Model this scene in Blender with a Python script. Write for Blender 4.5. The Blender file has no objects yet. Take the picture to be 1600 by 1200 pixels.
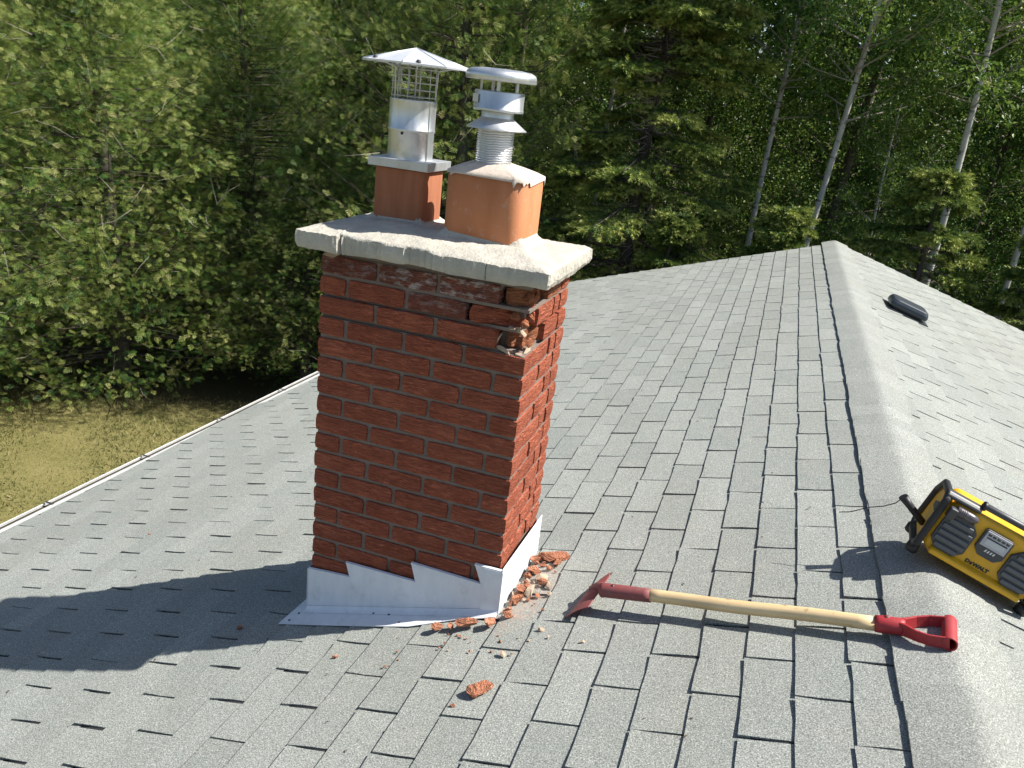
import bpy, math, random
import numpy as np
from mathutils import Vector, Matrix

scene = bpy.context.scene
COL = scene.collection
RAD = math.radians

# ------------------------------------------------------------------ camera
# right / down / forward axes of the camera in the world, its place and focal length (pixels of a 1600 px wide frame)
CAM_R = np.array([[0.9415965, 0.3187276, 0.1086680], [0.2052474, -0.2873734, -0.9355694], [-0.2669634, 0.9032327, -0.3360078]])
CAM_C = np.array([0.615378, -2.192581, 1.459016])
CAM_F = 1277.677
cd = bpy.data.cameras.new('camera'); cam = bpy.data.objects.new('camera', cd); COL.objects.link(cam)
cd.sensor_width = 36; cd.sensor_fit = 'HORIZONTAL'; cd.lens = 36 * CAM_F / 1600
cd.clip_start = 0.05; cd.clip_end = 2000
m = Matrix.Identity(4)
for i in range(3):
    m[i][0] = CAM_R[0][i]; m[i][1] = -CAM_R[1][i]; m[i][2] = -CAM_R[2][i]; m[i][3] = CAM_C[i]
cam.matrix_world = m
scene.camera = cam

# ------------------------------------------------------------------ sky, sun, exposure
SUN_EL, SUN_AZ = RAD(50.3), RAD(72.8)          # azimuth clockwise from +Y
w = bpy.data.worlds.new('World'); scene.world = w; w.use_nodes = True
sk = w.node_tree.nodes.new('ShaderNodeTexSky'); sk.sky_type = 'NISHITA'; sk.sun_disc = False
sk.sun_elevation = SUN_EL; sk.sun_rotation = SUN_AZ
w.node_tree.links.new(sk.outputs[0], w.node_tree.nodes['Background'].inputs[0])
w.node_tree.nodes['Background'].inputs[1].default_value = 0.075
SUN = Vector((math.cos(SUN_EL) * math.sin(SUN_AZ), math.cos(SUN_EL) * math.cos(SUN_AZ), math.sin(SUN_EL)))
ld = bpy.data.lights.new('sun', 'SUN'); sun = bpy.data.objects.new('sun', ld); COL.objects.link(sun)
ld.energy = 5.0; ld.angle = RAD(0.53); ld.color = (1.0, 0.955, 0.88)
sun.rotation_euler = SUN.to_track_quat('Z', 'Y').to_euler(); sun.location = (8, 3, 12)
scene.view_settings.view_transform = 'Standard'; scene.view_settings.look = 'None'
scene.view_settings.exposure = 0.82; scene.view_settings.gamma = 1.0
scene.view_settings.use_curve_mapping = False

# ------------------------------------------------------------------ helpers
def link(o, parent=None):
    COL.objects.link(o)
    if parent is not None: o.parent = parent
    return o
def tag(o, label=None, cat=None, group=None, kind=None):
    for k, v in (('label', label), ('category', cat), ('group', group), ('kind', kind)):
        if v: o[k] = v
    return o
def empty(name, loc=(0, 0, 0), rot=(0, 0, 0), parent=None):
    o = bpy.data.objects.new(name, None); o.empty_display_size = 0.1
    o.location = loc; o.rotation_euler = rot
    return link(o, parent)
def copy_tree(o, parent=None):
    c = o.copy(); COL.objects.link(c); c.parent = parent
    for ch in list(o.children): copy_tree(ch, c)
    return c

class MB:
    """collects faces of one mesh"""
    def __init__(s): s.v = []; s.f = []; s.sm = []
    def add(s, vs, fs, smooth=False):
        b = len(s.v); s.v += [tuple(map(float, p)) for p in vs]
        s.f += [tuple(b + i for i in f) for f in fs]; s.sm += [smooth] * len(fs); return s
    def box(s, x0, x1, y0, y1, z0, z1):
        return s.add([(x, y, z) for x in (x0, x1) for y in (y0, y1) for z in (z0, z1)],
                     [(0, 1, 3, 2), (4, 6, 7, 5), (0, 4, 5, 1), (2, 3, 7, 6), (0, 2, 6, 4), (1, 5, 7, 3)])
    def prism(s, poly, a, b, axis='y'):
        """extrude 2D polygon between a and b; axis y: poly=(x,z); x: poly=(y,z); z: poly=(x,y)"""
        def P(p, t): return {'y': (p[0], t, p[1]), 'x': (t, p[0], p[1]), 'z': (p[0], p[1], t)}[axis]
        n = len(poly)
        return s.add([P(p, a) for p in poly] + [P(p, b) for p in poly],
                     [tuple(range(n))[::-1], tuple(range(n, 2 * n))] + [(i, (i + 1) % n, n + (i + 1) % n, n + i) for i in range(n)])
    def lathe(s, prof, n=32, c=(0, 0), smooth=True, cap0=False, cap1=False, ph=0.0):
        vs = []; fs = []
        for r, z in prof:
            for k in range(n):
                a = 2 * math.pi * k / n + ph
                vs.append((c[0] + r * math.cos(a), c[1] + r * math.sin(a), z))
        for i in range(len(prof) - 1):
            for k in range(n):
                k2 = (k + 1) % n
                fs.append((i * n + k, i * n + k2, (i + 1) * n + k2, (i + 1) * n + k))
        s.add(vs, fs, smooth)
        b = len(s.v) - len(vs)
        if cap0: s.f.append(tuple(b + k for k in range(n))[::-1]); s.sm.append(False)
        if cap1: s.f.append(tuple(b + (len(prof) - 1) * n + k for k in range(n))); s.sm.append(False)
        return s
    def tube(s, pts, rad, n=10, smooth=True, caps=True):
        pts = [Vector(p) for p in pts]; m_ = len(pts)
        if not hasattr(rad, '__len__'): rad = [rad] * m_
        vs = []; fs = []; u = None
        for i in range(m_):
            d = (pts[min(i + 1, m_ - 1)] - pts[max(i - 1, 0)]).normalized()
            if u is None:
                u = d.orthogonal().normalized()
            u = (u - d * u.dot(d)).normalized(); v = d.cross(u)
            for k in range(n):
                a = 2 * math.pi * k / n
                vs.append(pts[i] + (u * math.cos(a) + v * math.sin(a)) * rad[i])
        for i in range(m_ - 1):
            for k in range(n):
                k2 = (k + 1) % n
                fs.append((i * n + k, i * n + k2, (i + 1) * n + k2, (i + 1) * n + k))
        s.add(vs, fs, smooth)
        if caps:
            b = len(s.v) - len(vs)
            s.f.append(tuple(b + k for k in range(n))[::-1]); s.sm.append(False)
            s.f.append(tuple(b + (m_ - 1) * n + k for k in range(n))); s.sm.append(False)
        return s
    def mesh(s, name):
        me = bpy.data.meshes.new(name); me.from_pydata(s.v, [], s.f)
        me.polygons.foreach_set('use_smooth', s.sm); me.update(); return me
    def build(s, name, mat, parent=None, bevel=0, seg=2):
        me = s.mesh(name); me.materials.append(mat)
        o = link(bpy.data.objects.new(name, me), parent)
        if bevel:
            b = o.modifiers.new('bevel', 'BEVEL'); b.width = bevel; b.segments = seg; b.limit_method = 'ANGLE'; b.angle_limit = RAD(35)
        return o

def tri_mesh(name, V, F, mat, tone=None):
    me = bpy.data.meshes.new(name); V = np.ascontiguousarray(V, np.float32); F = np.ascontiguousarray(F, np.int32)
    me.vertices.add(len(V)); me.vertices.foreach_set('co', V.ravel())
    me.loops.add(F.size); me.loops.foreach_set('vertex_index', F.ravel())
    me.polygons.add(len(F)); me.polygons.foreach_set('loop_start', np.arange(0, F.size, 3, dtype=np.int32))
    me.update(calc_edges=True)
    if tone is not None:
        at = me.attributes.new('tone', 'FLOAT', 'POINT'); at.data.foreach_set('value', np.ascontiguousarray(tone, np.float32))
    me.polygons.foreach_set('use_smooth', np.zeros(len(F), dtype=bool))
    me.materials.append(mat); return me

def unit(a): return a / np.maximum(np.linalg.norm(a, axis=-1, keepdims=True), 1e-9)
def bases(d, rng, up=None, jit=1.0):
    """rows: side, along, normal for each direction d"""
    d = unit(d); r = rng.normal(size=d.shape) * jit
    if up is not None: r = r + up
    nn = unit(r - d * (r * d).sum(1, keepdims=True)); sd = np.cross(d, nn)
    return np.stack([sd, d, nn], 1)
def scatter(TV, TF, pos, B, sc):
    """TV template verts (k,3) in (side, along, normal); returns V,F"""
    N, k = len(pos), len(TV)
    V = np.einsum('kj,njc->nkc', TV, B) * np.asarray(sc).reshape(-1, 1, 1) + pos[:, None, :]
    F = TF[None] + (np.arange(N) * k)[:, None, None]
    return V.reshape(-1, 3), F.reshape(-1, 3)
def join(parts):
    V = []; F = []; T = []; b = 0
    for p in parts:
        V.append(p[0]); F.append(p[1] + b); b += len(p[0])
        if len(p) > 2: T.append(p[2])
    return np.concatenate(V), np.concatenate(F), (np.concatenate(T) if T else None)
def polytubes(A, Bm, C, r0, r1, n=4):
    """many thin 3-ring tubes through A, Bm, C"""
    N = len(A); rings = []
    for P, Q, r in ((A, C - A, r0), (Bm, C - A, (r0 + r1) / 2), (C, C - A, r1)):
        d = unit(Q); h = np.where(np.abs(d[:, 2:3]) > .9, [[1., 0, 0]], [[0, 0, 1.]])
        u = unit(np.cross(d, h)); v = np.cross(d, u)
        for k in range(n):
            a = 2 * math.pi * k / n
            rings.append(P + (u * math.cos(a) + v * math.sin(a)) * np.asarray(r).reshape(-1, 1))
    V = np.stack(rings, 1)
    f = []
    for i in range(2):
        for k in range(n):
            a, b, c, d_ = i * n + k, i * n + (k + 1) % n, (i + 1) * n + (k + 1) % n, (i + 1) * n + k
            f += [(a, b, c), (a, c, d_)]
    F = np.array(f)[None] + (np.arange(N) * 3 * n)[:, None, None]
    return V.reshape(-1, 3), F.reshape(-1, 3)

# ------------------------------------------------------------------ materials
class NT:
    def __init__(s, name):
        s.m = bpy.data.materials.new(name); s.m.use_nodes = True; s.t = s.m.node_tree; s.n = s.t.nodes
        s.p = s.n['Principled BSDF']; s.out = s.n['Material Output']
    def new(s, t, **kw):
        x = s.n.new('ShaderNode' + t)
        for k, v in kw.items():
            if isinstance(v, bpy.types.NodeSocket): s.t.links.new(v, x.inputs[k.replace('_', ' ')])
            elif k.replace('_', ' ') in x.inputs and not hasattr(type(x), k): x.inputs[k.replace('_', ' ')].default_value = v
            else: setattr(x, k, v)
        return x
    def ln(s, a, b): s.t.links.new(a, b)
    def pos(s): return s.new('NewGeometry').outputs['Position']
    def obj(s): return s.new('TexCoord').outputs['Object']
    def map(s, v, sc=(1, 1, 1), loc=None):
        x = s.new('Mapping'); s.ln(v, x.inputs['Vector']); x.inputs['Scale'].default_value = sc
        if loc is not None: s.ln(loc, x.inputs['Location'])
        return x.outputs[0]
    def noise(s, v, sc, det=3, ro=.55, dist=0.0):
        x = s.new('TexNoise'); s.ln(v, x.inputs['Vector']); x.inputs['Scale'].default_value = sc
        x.inputs['Detail'].default_value = det; x.inputs['Roughness'].default_value = ro; x.inputs['Distortion'].default_value = dist
        return x.outputs[0]
    def ramp(s, f, stops):
        x = s.new('ValToRGB'); s.ln(f, x.inputs[0]); e = x.color_ramp.elements
        while len(e) < len(stops): e.new(0.5)
        for q, (p, c) in zip(e, stops):
            q.position = p; q.color = (*(c if hasattr(c, '__len__') else (c, c, c)), 1)
        return x.outputs[0]
    def mix(s, f, a, b, mode='MIX'):
        x = s.new('Mix', data_type='RGBA', blend_type=mode)
        for k, v in ((0, f), (6, a), (7, b)):
            if isinstance(v, bpy.types.NodeSocket): s.ln(v, x.inputs[k])
            elif k: x.inputs[k].default_value = (*v, 1) if hasattr(v, '__len__') else (v, v, v, 1)
            else: x.inputs[k].default_value = v
        return x.outputs[2]
    def math(s, op, a, b=0.0):
        x = s.new('Math', operation=op)
        for k, v in ((0, a), (1, b)):
            if isinstance(v, bpy.types.NodeSocket): s.ln(v, x.inputs[k])
            else: x.inputs[k].default_value = v
        return x.outputs[0]
    def bump(s, h, st=.5, d=.01):
        x = s.new('Bump'); s.ln(h, x.inputs['Height']); x.inputs['Strength'].default_value = st; x.inputs['Distance'].default_value = d
        return x.outputs[0]
    def fin(s, col=None, rough=.8, bump=None, metal=0.0, spec=None):
        P = s.p.inputs
        if isinstance(col, bpy.types.NodeSocket): s.ln(col, P['Base Color'])
        elif col is not None: P['Base Color'].default_value = (*col, 1)
        if isinstance(rough, bpy.types.NodeSocket): s.ln(rough, P['Roughness'])
        else: P['Roughness'].default_value = rough
        P['Metallic'].default_value = metal
        if spec is not None: P['Specular IOR Level'].default_value = spec
        if bump is not None: s.ln(bump, P['Normal'])
        return s.m

def simple(name, col, rough=.7, metal=0.0, var=.15, scale=30, bump=.15, spec=None):
    t = NT(name); v = t.obj(); n = t.noise(v, scale, 4)
    c = t.mix(n, tuple(x * (1 - var) for x in col), tuple(min(1, x * (1 + var)) for x in col))
    return t.fin(c, rough, t.bump(n, bump, .004) if bump else None, metal, spec)

def worn(name, col, rough, amt, under):
    t = NT(name); o = t.obj(); n = t.noise(o, 55, 6, .7); d = t.noise(o, 9, 4)
    c = t.mix(n, tuple(x * .75 for x in col), tuple(min(1, x * 1.2) for x in col))
    c = t.mix(t.math('MULTIPLY', t.ramp(d, [(.45, 0.0), (.7, 1.0)]), .35), c, tuple(x * .5 + .05 for x in col))
    c = t.mix(t.ramp(n, [(amt, 0.0), (amt + .05, 1.0)]), c, under)
    return t.fin(c, t.ramp(d, [(.3, rough), (.7, min(1, rough + .25))]), t.bump(n, .12, .003))

def shingle_material(name, lo, hi):
    t = NT(name); p = t.pos()
    grain = t.noise(p, 270, 2, .65); grain2 = t.noise(p, 120, 2, .6)
    g = t.ramp(grain, [(.32, .40), (.46, .84), (.57, 1.12), (.68, 1.75)])
    tn = t.new('Attribute', attribute_name='tone').outputs['Fac']
    base = t.mix(tn, lo, hi)
    st = t.noise(t.map(p, (1.3, .5, 1)), 1.7, 5, .6)
    base = t.mix(t.math('MULTIPLY', t.ramp(st, [(.42, 0.0), (.68, 1.0)]), .45), base, (.245, .250, .215))
    gr = t.noise(p, 9, 3)
    base = t.mix(t.math('MULTIPLY', t.ramp(gr, [(.5, 0.0), (.75, 1.0)]), .35), base, (.33, .325, .29))
    c = t.mix(1.0, base, g, 'MULTIPLY')
    c = t.mix(t.math('MULTIPLY', t.ramp(grain2, [(.4, 0.0), (.62, 1.0)]), .25), c, (.17, .18, .175))
    # reddish masonry dust fallen round the foot of the chimney
    sp_ = t.new('SeparateXYZ'); t.ln(p, sp_.inputs[0])
    dx_ = t.math('SUBTRACT', sp_.outputs[0], .055); dy_ = t.math('SUBTRACT', sp_.outputs[1], .14)
    rr_ = t.math('ADD', t.math('MULTIPLY', t.math('MULTIPLY', dx_, dx_), 90.0), t.math('MULTIPLY', t.math('MULTIPLY', dy_, dy_), 14.0))
    du_ = t.math('MULTIPLY', t.math('SUBTRACT', 1.25, rr_), t.ramp(t.noise(p, 28, 5, .7), [(.38, 0.0), (.66, 1.0)]))
    c = t.mix(t.math('MULTIPLY', t.math('MAXIMUM', t.math('MINIMUM', du_, 1.0), 0.0), .55), c, (.42, .27, .20))
    return t.fin(c, .92, t.bump(grain, .4, .003), spec=.25)

def brick_material(name, a, b, white=0.0, rough_bump=.8, soot=0.0):
    t = NT(name); o = t.obj(); ran = t.new('ObjectInfo').outputs['Random']
    sh = t.new('CombineXYZ'); t.ln(t.math('MULTIPLY', ran, 37.0), sh.inputs[0]); t.ln(t.math('MULTIPLY', ran, 11.0), sh.inputs[2])
    v = t.map(o, (1, 1, 1), sh.outputs[0])
    wv = t.noise(t.map(v, (16, 16, 105)), 1.0, 3, .55, 2.2)
    fine = t.noise(v, 160, 3)
    big = t.noise(v, 14, 3)
    c = t.mix(t.ramp(big, [(.3, 0.0), (.7, 1.0)]), a, b)
    c = t.mix(t.math('MULTIPLY', t.math('SUBTRACT', ran, .5), .9), c, tuple(x * .62 for x in a))
    c = t.mix(t.math('MULTIPLY', t.ramp(wv, [(.36, 1.0), (.50, 0.0)]), .42), c, tuple(x * .5 for x in a))  # relief shading painted into the colour: grooves of the bump darkened
    c = t.mix(t.math('MULTIPLY', t.ramp(wv, [(.56, 0.0), (.72, 1.0)]), .55), c, tuple(min(1, x * 1.5 + .02) for x in b))  # and its ridges lightened in colour, as if catching light
    spk = t.ramp(t.noise(v, 70, 2), [(.71, 0.0), (.76, 1.0)])
    c = t.mix(t.math('MULTIPLY', spk, .3), c, (.5, .45, .4))
    if white:
        ef = t.noise(t.map(v, (1, 1, 2.2)), 22, 5, .65)
        c = t.mix(t.math('MULTIPLY', t.ramp(ef, [(.5, 0.0), (.62, 1.0)]), white), c, (.62, .60, .58))
    if soot: c = t.mix(soot, c, (.03, .028, .026))
    h = t.math('ADD', wv, t.math('MULTIPLY', fine, .35))
    return t.fin(c, .93, t.bump(h, rough_bump, .030), spec=.2)

def leaf_material(name, cols, trans=.35, rough=.55):
    t = NT(name); tn = t.new('Attribute', attribute_name='tone').outputs['Fac']
    ran = t.new('ObjectInfo').outputs['Random']
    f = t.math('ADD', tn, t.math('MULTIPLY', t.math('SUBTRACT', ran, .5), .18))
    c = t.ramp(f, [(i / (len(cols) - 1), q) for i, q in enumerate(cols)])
    t.fin(c, rough, spec=.25)
    tr = t.new('BsdfTranslucent'); t.ln(t.mix(.5, c, (.16, .20, .03)), tr.inputs['Color'])
    ms = t.new('MixShader'); ms.inputs[0].default_value = trans
    t.ln(t.p.outputs[0], ms.inputs[1]); t.ln(tr.outputs[0], ms.inputs[2]); t.ln(ms.outputs[0], t.out.inputs['Surface'])
    return t.m

M = {}
M['shingle'] = shingle_material('shingle', (.258, .276, .257), (.322, .340, .314))
M['cap'] = shingle_material('ridge_cap', (.268, .283, .264), (.318, .332, .308))
M['asphalt'] = simple('asphalt_mat', (.022, .023, .025), .95, var=.4, scale=120)
M['brick'] = brick_material('brick', (.335, .090, .050), (.430, .132, .074))
M['brick_white'] = brick_material('brick_efflorescence', (.20, .075, .055), (.28, .105, .070), white=.6)
M['brick_top'] = brick_material('brick_stained', (.19, .065, .045), (.27, .090, .060), white=.22)
M['brick_raw'] = brick_material('brick_broken', (.38, .135, .065), (.46, .19, .10), rough_bump=.9)
M['chip'] = brick_material('brick_chip', (.44, .17, .095), (.60, .28, .17), rough_bump=1.0)
M['chip_mortar'] = simple('mortar_chip', (.40, .31, .225), .95, var=.25, scale=60, bump=.5)
M['mortar'] = simple('mortar', (.195, .150, .126), .97, var=.25, scale=90, bump=.5)
t = NT('concrete'); o_ = t.pos()
n1 = t.noise(o_, 9, 6, .65); n2 = t.noise(o_, 110, 3)
c_ = t.mix(t.ramp(n1, [(.3, 0.0), (.7, 1.0)]), (.35, .335, .295), (.515, .485, .415))
c_ = t.mix(t.math('MULTIPLY', t.ramp(t.noise(o_, 34, 4), [(.52, 0.0), (.7, 1.0)]), .4), c_, (.36, .33, .28))
M['concrete'] = t.fin(c_, .95, t.bump(t.math('ADD', n2, t.math('MULTIPLY', n1, 2.0)), .5, .008), spec=.2)
M['patch'] = simple('mortar_patch', (.55, .47, .40), .95, var=.2, scale=45, bump=.6)
t = NT('clay_tile'); o_ = t.pos()
c_ = t.mix(t.ramp(t.noise(t.map(o_, (1, 1, .3)), 14, 4), [(.3, 0.0), (.7, 1.0)]), (.43, .155, .062), (.52, .21, .095))
c_ = t.mix(t.math('MULTIPLY', t.ramp(t.noise(o_, 40, 5, .7), [(.58, 0.0), (.72, 1.0)]), .35), c_, (.5, .42, .35))
M['clay'] = t.fin(c_, .8, t.bump(t.noise(o_, 150, 3), .2, .003))
t = NT('clay_tile_aged'); o_ = t.pos()
c_ = t.mix(t.ramp(t.noise(t.map(o_, (9, 9, 1)), 4, 4), [(.3, 0.0), (.7, 1.0)]), (.30, .105, .048), (.38, .15, .075))
M['clay_old'] = t.fin(c_, .85, t.bump(t.noise(o_, 150, 3), .2, .003))
def metal_material(name, a, b, rough, metal=.9, dirt=.25):
    t = NT(name); o = t.pos(); n = t.noise(t.map(o, (1, 1, .25)), 30, 5, .6)
    c = t.mix(t.ramp(n, [(.3, 0.0), (.7, 1.0)]), a, b)
    c = t.mix(t.math('MULTIPLY', t.ramp(t.noise(o, 16, 5, .65), [(.55, 0.0), (.75, 1.0)]), dirt), c, (.22, .20, .18))
    r = t.ramp(n, [(.2, rough * .8), (.8, min(1, rough * 1.25))])
    return t.fin(c, r, t.bump(t.noise(o, 25, 2), .05, .01), metal)
M['galv'] = metal_material('galvanized', (.56, .58, .60), (.70, .72, .74), .42)
M['galv_flat'] = metal_material('sheet_metal', (.50, .51, .53), (.62, .63, .65), .5, .75)
M['hat'] = metal_material('painted_hat', (.64, .66, .72), (.74, .76, .82), .38, .35, .12)
M['flash'] = metal_material('painted_flashing', (.66, .69, .74), (.76, .78, .82), .45, .0, .25)
M['white_metal'] = metal_material('white_aluminium', (.56, .56, .54), (.70, .70, .68), .45, 0, .35)
M['wire'] = metal_material('wire', (.50, .51, .50), (.60, .61, .60), .5, .6)
M['dark_metal'] = simple('dark_metal', (.05, .05, .055), .6, .3)
M['vent'] = simple('vent_plastic', (.035, .045, .058), .38, var=.15, scale=20, bump=.05)
M['siding'] = simple('siding', (.62, .60, .55), .8)
M['soffit'] = simple('soffit', (.7, .7, .68), .7)
M['yellow'] = worn('yellow_plastic', (.74, .40, .012), .36, .68, (.50, .34, .10))
M['black'] = simple('black_rubber', (.018, .018, .020), .5, var=.3, scale=40, bump=.1)
M['charcoal'] = simple('charcoal_plastic', (.050, .054, .060), .45, var=.2, scale=40, bump=.06)
M['grille'] = simple('grille_slat', (.095, .105, .115), .5, var=.15, scale=60, bump=.1)
M['knob'] = simple('grey_knob', (.085, .075, .085), .33, var=.15, scale=30, bump=.03)
M['screen'] = simple('lcd_screen', (.50, .53, .55), .18, var=.06, scale=8, bump=0)
M['bezel'] = simple('bezel', (.42, .42, .46), .3, var=.1, scale=20, bump=0)
M['ink'] = simple('black_print', (.012, .012, .012), .5, var=.1, bump=0)
M['print'] = simple('white_print', (.7, .7, .7), .5, var=.05, bump=0)
M['red'] = worn('red_paint', (.38, .028, .034), .40, .66, (.30, .20, .18))
M['red_worn'] = worn('worn_red_paint', (.25, .066, .064), .5, .58, (.16, .115, .105))
M['steel_edge'] = simple('bare_steel', (.10, .10, .11), .4, .8)
t = NT('ash_wood'); o_ = t.obj()
n1 = t.noise(t.map(o_, (3, 60, 60)), 1.0, 4, .6); n2 = t.noise(o_, 22, 3)
c_ = t.mix(t.ramp(n1, [(.3, 0.0), (.7, 1.0)]), (.66, .46, .22), (.78, .61, .36))
c_ = t.mix(t.math('MULTIPLY', t.ramp(n2, [(.62, 0.0), (.72, 1.0)]), .7), c_, (.22, .14, .08))
c_ = t.mix(t.math('MULTIPLY', t.ramp(t.noise(t.map(o_, (5, 12, 12)), 1.0, 4), [(.5, 0.0), (.75, 1.0)]), .45), c_, (.42, .30, .17))
M['wood'] = t.fin(c_, .5, t.bump(n1, .15, .002))
def bark_material(name, a, b, bands=None):
    t = NT(name); o = t.obj(); n = t.noise(t.map(o, (9, 9, 2.0)), 2.2, 6, .65)
    c = t.mix(t.ramp(n, [(.3, 0.0), (.7, 1.0)]), a, b)
    if bands:
        k = t.noise(t.map(o, (3, 3, 14)), 1.0, 4, .6)
        c = t.mix(t.math('MULTIPLY', t.ramp(k, [(.57, 0.0), (.63, 1.0)]), .8), c, bands)
    return t.fin(c, .9, t.bump(n, .7, .02))
M['bark'] = bark_material('cedar_bark', (.050, .040, .032), (.115, .095, .080))
M['birch'] = bark_material('pale_bark', (.34, .325, .30), (.60, .58, .54), (.06, .055, .05))
M['twig'] = simple('dead_twig', (.34, .30, .26), .9, var=.3, scale=6)
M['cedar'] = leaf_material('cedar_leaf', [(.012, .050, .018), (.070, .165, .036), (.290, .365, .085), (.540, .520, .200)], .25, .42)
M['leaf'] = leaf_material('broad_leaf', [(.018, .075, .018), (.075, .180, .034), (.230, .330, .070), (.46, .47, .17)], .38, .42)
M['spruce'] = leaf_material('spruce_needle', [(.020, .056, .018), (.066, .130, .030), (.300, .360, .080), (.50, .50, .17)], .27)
M['grass'] = leaf_material('grass_blade', [(.085, .105, .030), (.16, .165, .055), (.25, .23, .095), (.34, .30, .15)], .3, .7)
t = NT('ground'); o_ = t.pos()
c_ = t.mix(t.ramp(t.noise(o_, 1.6, 6, .65), [(.3, 0.0), (.7, 1.0)]), (.105, .105, .032), (.19, .17, .065))
c_ = t.mix(t.math('MULTIPLY', t.ramp(t.noise(o_, 24, 3), [(.4, 0.0), (.7, 1.0)]), .6), c_, (.25, .215, .10))
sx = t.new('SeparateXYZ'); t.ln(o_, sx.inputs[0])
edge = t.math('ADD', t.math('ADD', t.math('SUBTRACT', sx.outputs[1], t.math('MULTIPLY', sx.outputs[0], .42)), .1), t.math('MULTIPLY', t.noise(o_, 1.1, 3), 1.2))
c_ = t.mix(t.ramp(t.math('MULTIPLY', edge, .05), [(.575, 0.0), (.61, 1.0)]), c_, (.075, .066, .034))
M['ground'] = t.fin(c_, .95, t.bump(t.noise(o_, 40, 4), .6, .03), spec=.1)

# ------------------------------------------------------------------ ground
GZ = -3.9
rng = np.random.default_rng(5)
gb = MB()
gx = [-900, -300, -100, -50] + list(np.arange(-30, 31, 1.5)) + [50, 100, 300, 900]
nx = len(gx)
def ground_h(x, y): return GZ + .05 * math.sin(x * .9 + 1) * math.cos(y * .7) + .03 * math.sin(x * 2.3 + y * 1.9)
gb.add([(x, y, ground_h(x, y)) for y in gx for x in gx], [(j * nx + i, j * nx + i + 1, (j + 1) * nx + i + 1, (j + 1) * nx + i) for j in range(nx - 1) for i in range(nx - 1)], True)
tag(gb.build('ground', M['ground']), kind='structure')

NB = 46000
gp = np.c_[rng.uniform(-12.5, -3.2, NB), rng.uniform(1.5, 9.5, NB), np.zeros(NB)]
gp = gp[(gp[:, 1] - .42 * gp[:, 0] + rng.normal(0, .35, NB)) < 11.4]
gp[:, 2] = [ground_h(x, y) for x, y, _ in gp]
gd = np.c_[rng.normal(0, .55, (len(gp), 2)), np.ones(len(gp))]
TV = np.array([(-.008, 0, 0), (.008, 0, 0), (.0, .07, .012)]); TF = np.array([(0, 1, 2)])
V, F = scatter(TV, TF, gp, bases(gd, rng), rng.uniform(.5, 1.25, len(gp)))
tone = np.repeat(np.clip(rng.normal(.55, .25, len(gp)), 0, 1), 3)
tag(link(bpy.data.objects.new('lawn_grass', tri_mesh('lawn_grass', V, F, M['grass'], tone))), 'dry yellow green grass on the lawn below the eave', 'grass', kind='stuff')

# ------------------------------------------------------------------ house and roof
Z0, S = -0.156927, 0.307369            # left plane: z = Z0 + S x
RX = 1.285; RZ = Z0 + S * RX           # ridge line
CS = 1 / math.hypot(1, S)
X0, EX, Y0, TB = 0.157103, 0.123926, -0.202074, 0.317423
EXS = EX / CS                          # exposure along the slope
YB = -3.6                              # roof end behind the camera
def eave_x(y): return -3.05 + .044 * y
def rake_y(x): return 7.80 - (.13 * (RX - x) if x < RX else 0)
XR_E = RX + 4.35
house = empty('house', (0, 0, 0))
tag(house, 'house under a low grey shingled gable roof with white gutter', 'house')
hb = MB(); hb.prism([(-2.62, GZ - .2), (XR_E - .4, GZ - .2), (XR_E - .4, -1.0), (RX, RZ - .12), (-2.62, -1.12)], YB + .3, 7.05, 'y')
hb.build('wall', M['siding'], house)
rb = MB()
th = .10
def roof_pt(x, y, dz=0): return (x, y, (Z0 + S * x if x <= RX else RZ - S * (x - RX)) + dz)
L0, L1, R0, R1 = (eave_x(YB), YB), (eave_x(rake_y(-2.75)), rake_y(-2.75)), (XR_E, YB), (XR_E, 7.80)
A = [roof_pt(*L0), roof_pt(RX, YB), roof_pt(*R0), roof_pt(*L1), roof_pt(RX, rake_y(RX)), roof_pt(*R1)]
Bm_ = [(x, y, z - th) for x, y, z in A]
rb.add(A + Bm_, [(0, 1, 4, 3), (1, 2, 5, 4), (6, 9, 10, 7), (7, 10, 11, 8), (0, 3, 9, 6), (2, 8, 11, 5), (3, 4, 10, 9), (4, 5, 11, 10), (0, 6, 7, 1), (1, 7, 8, 2)])
roof = rb.build('roof', M['asphalt'], house)
# drip edge along the far gable and white fascia under the eave
db = MB()
for (a, b) in (((L1[0], L1[1]), (RX, rake_y(RX))), ((RX, rake_y(RX)), R1)):
    p, q = roof_pt(*a), roof_pt(*b)
    db.add([(p[0], p[1] + .004, p[2] + .004), (q[0], q[1] + .004, q[2] + .004), (q[0], q[1] + .016, q[2] + .004), (p[0], p[1] + .016, p[2] + .004),
            (p[0], p[1] + .004, p[2] - .14), (q[0], q[1] + .004, q[2] - .14), (q[0], q[1] + .016, q[2] - .14), (p[0], p[1] + .016, p[2] - .14)],
           [(0, 1, 2, 3), (4, 7, 6, 5), (2, 6, 7, 3), (0, 4, 5, 1), (0, 3, 7, 4), (1, 5, 6, 2)])
db.build('rake_board', M['white_metal'], house)

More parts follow.
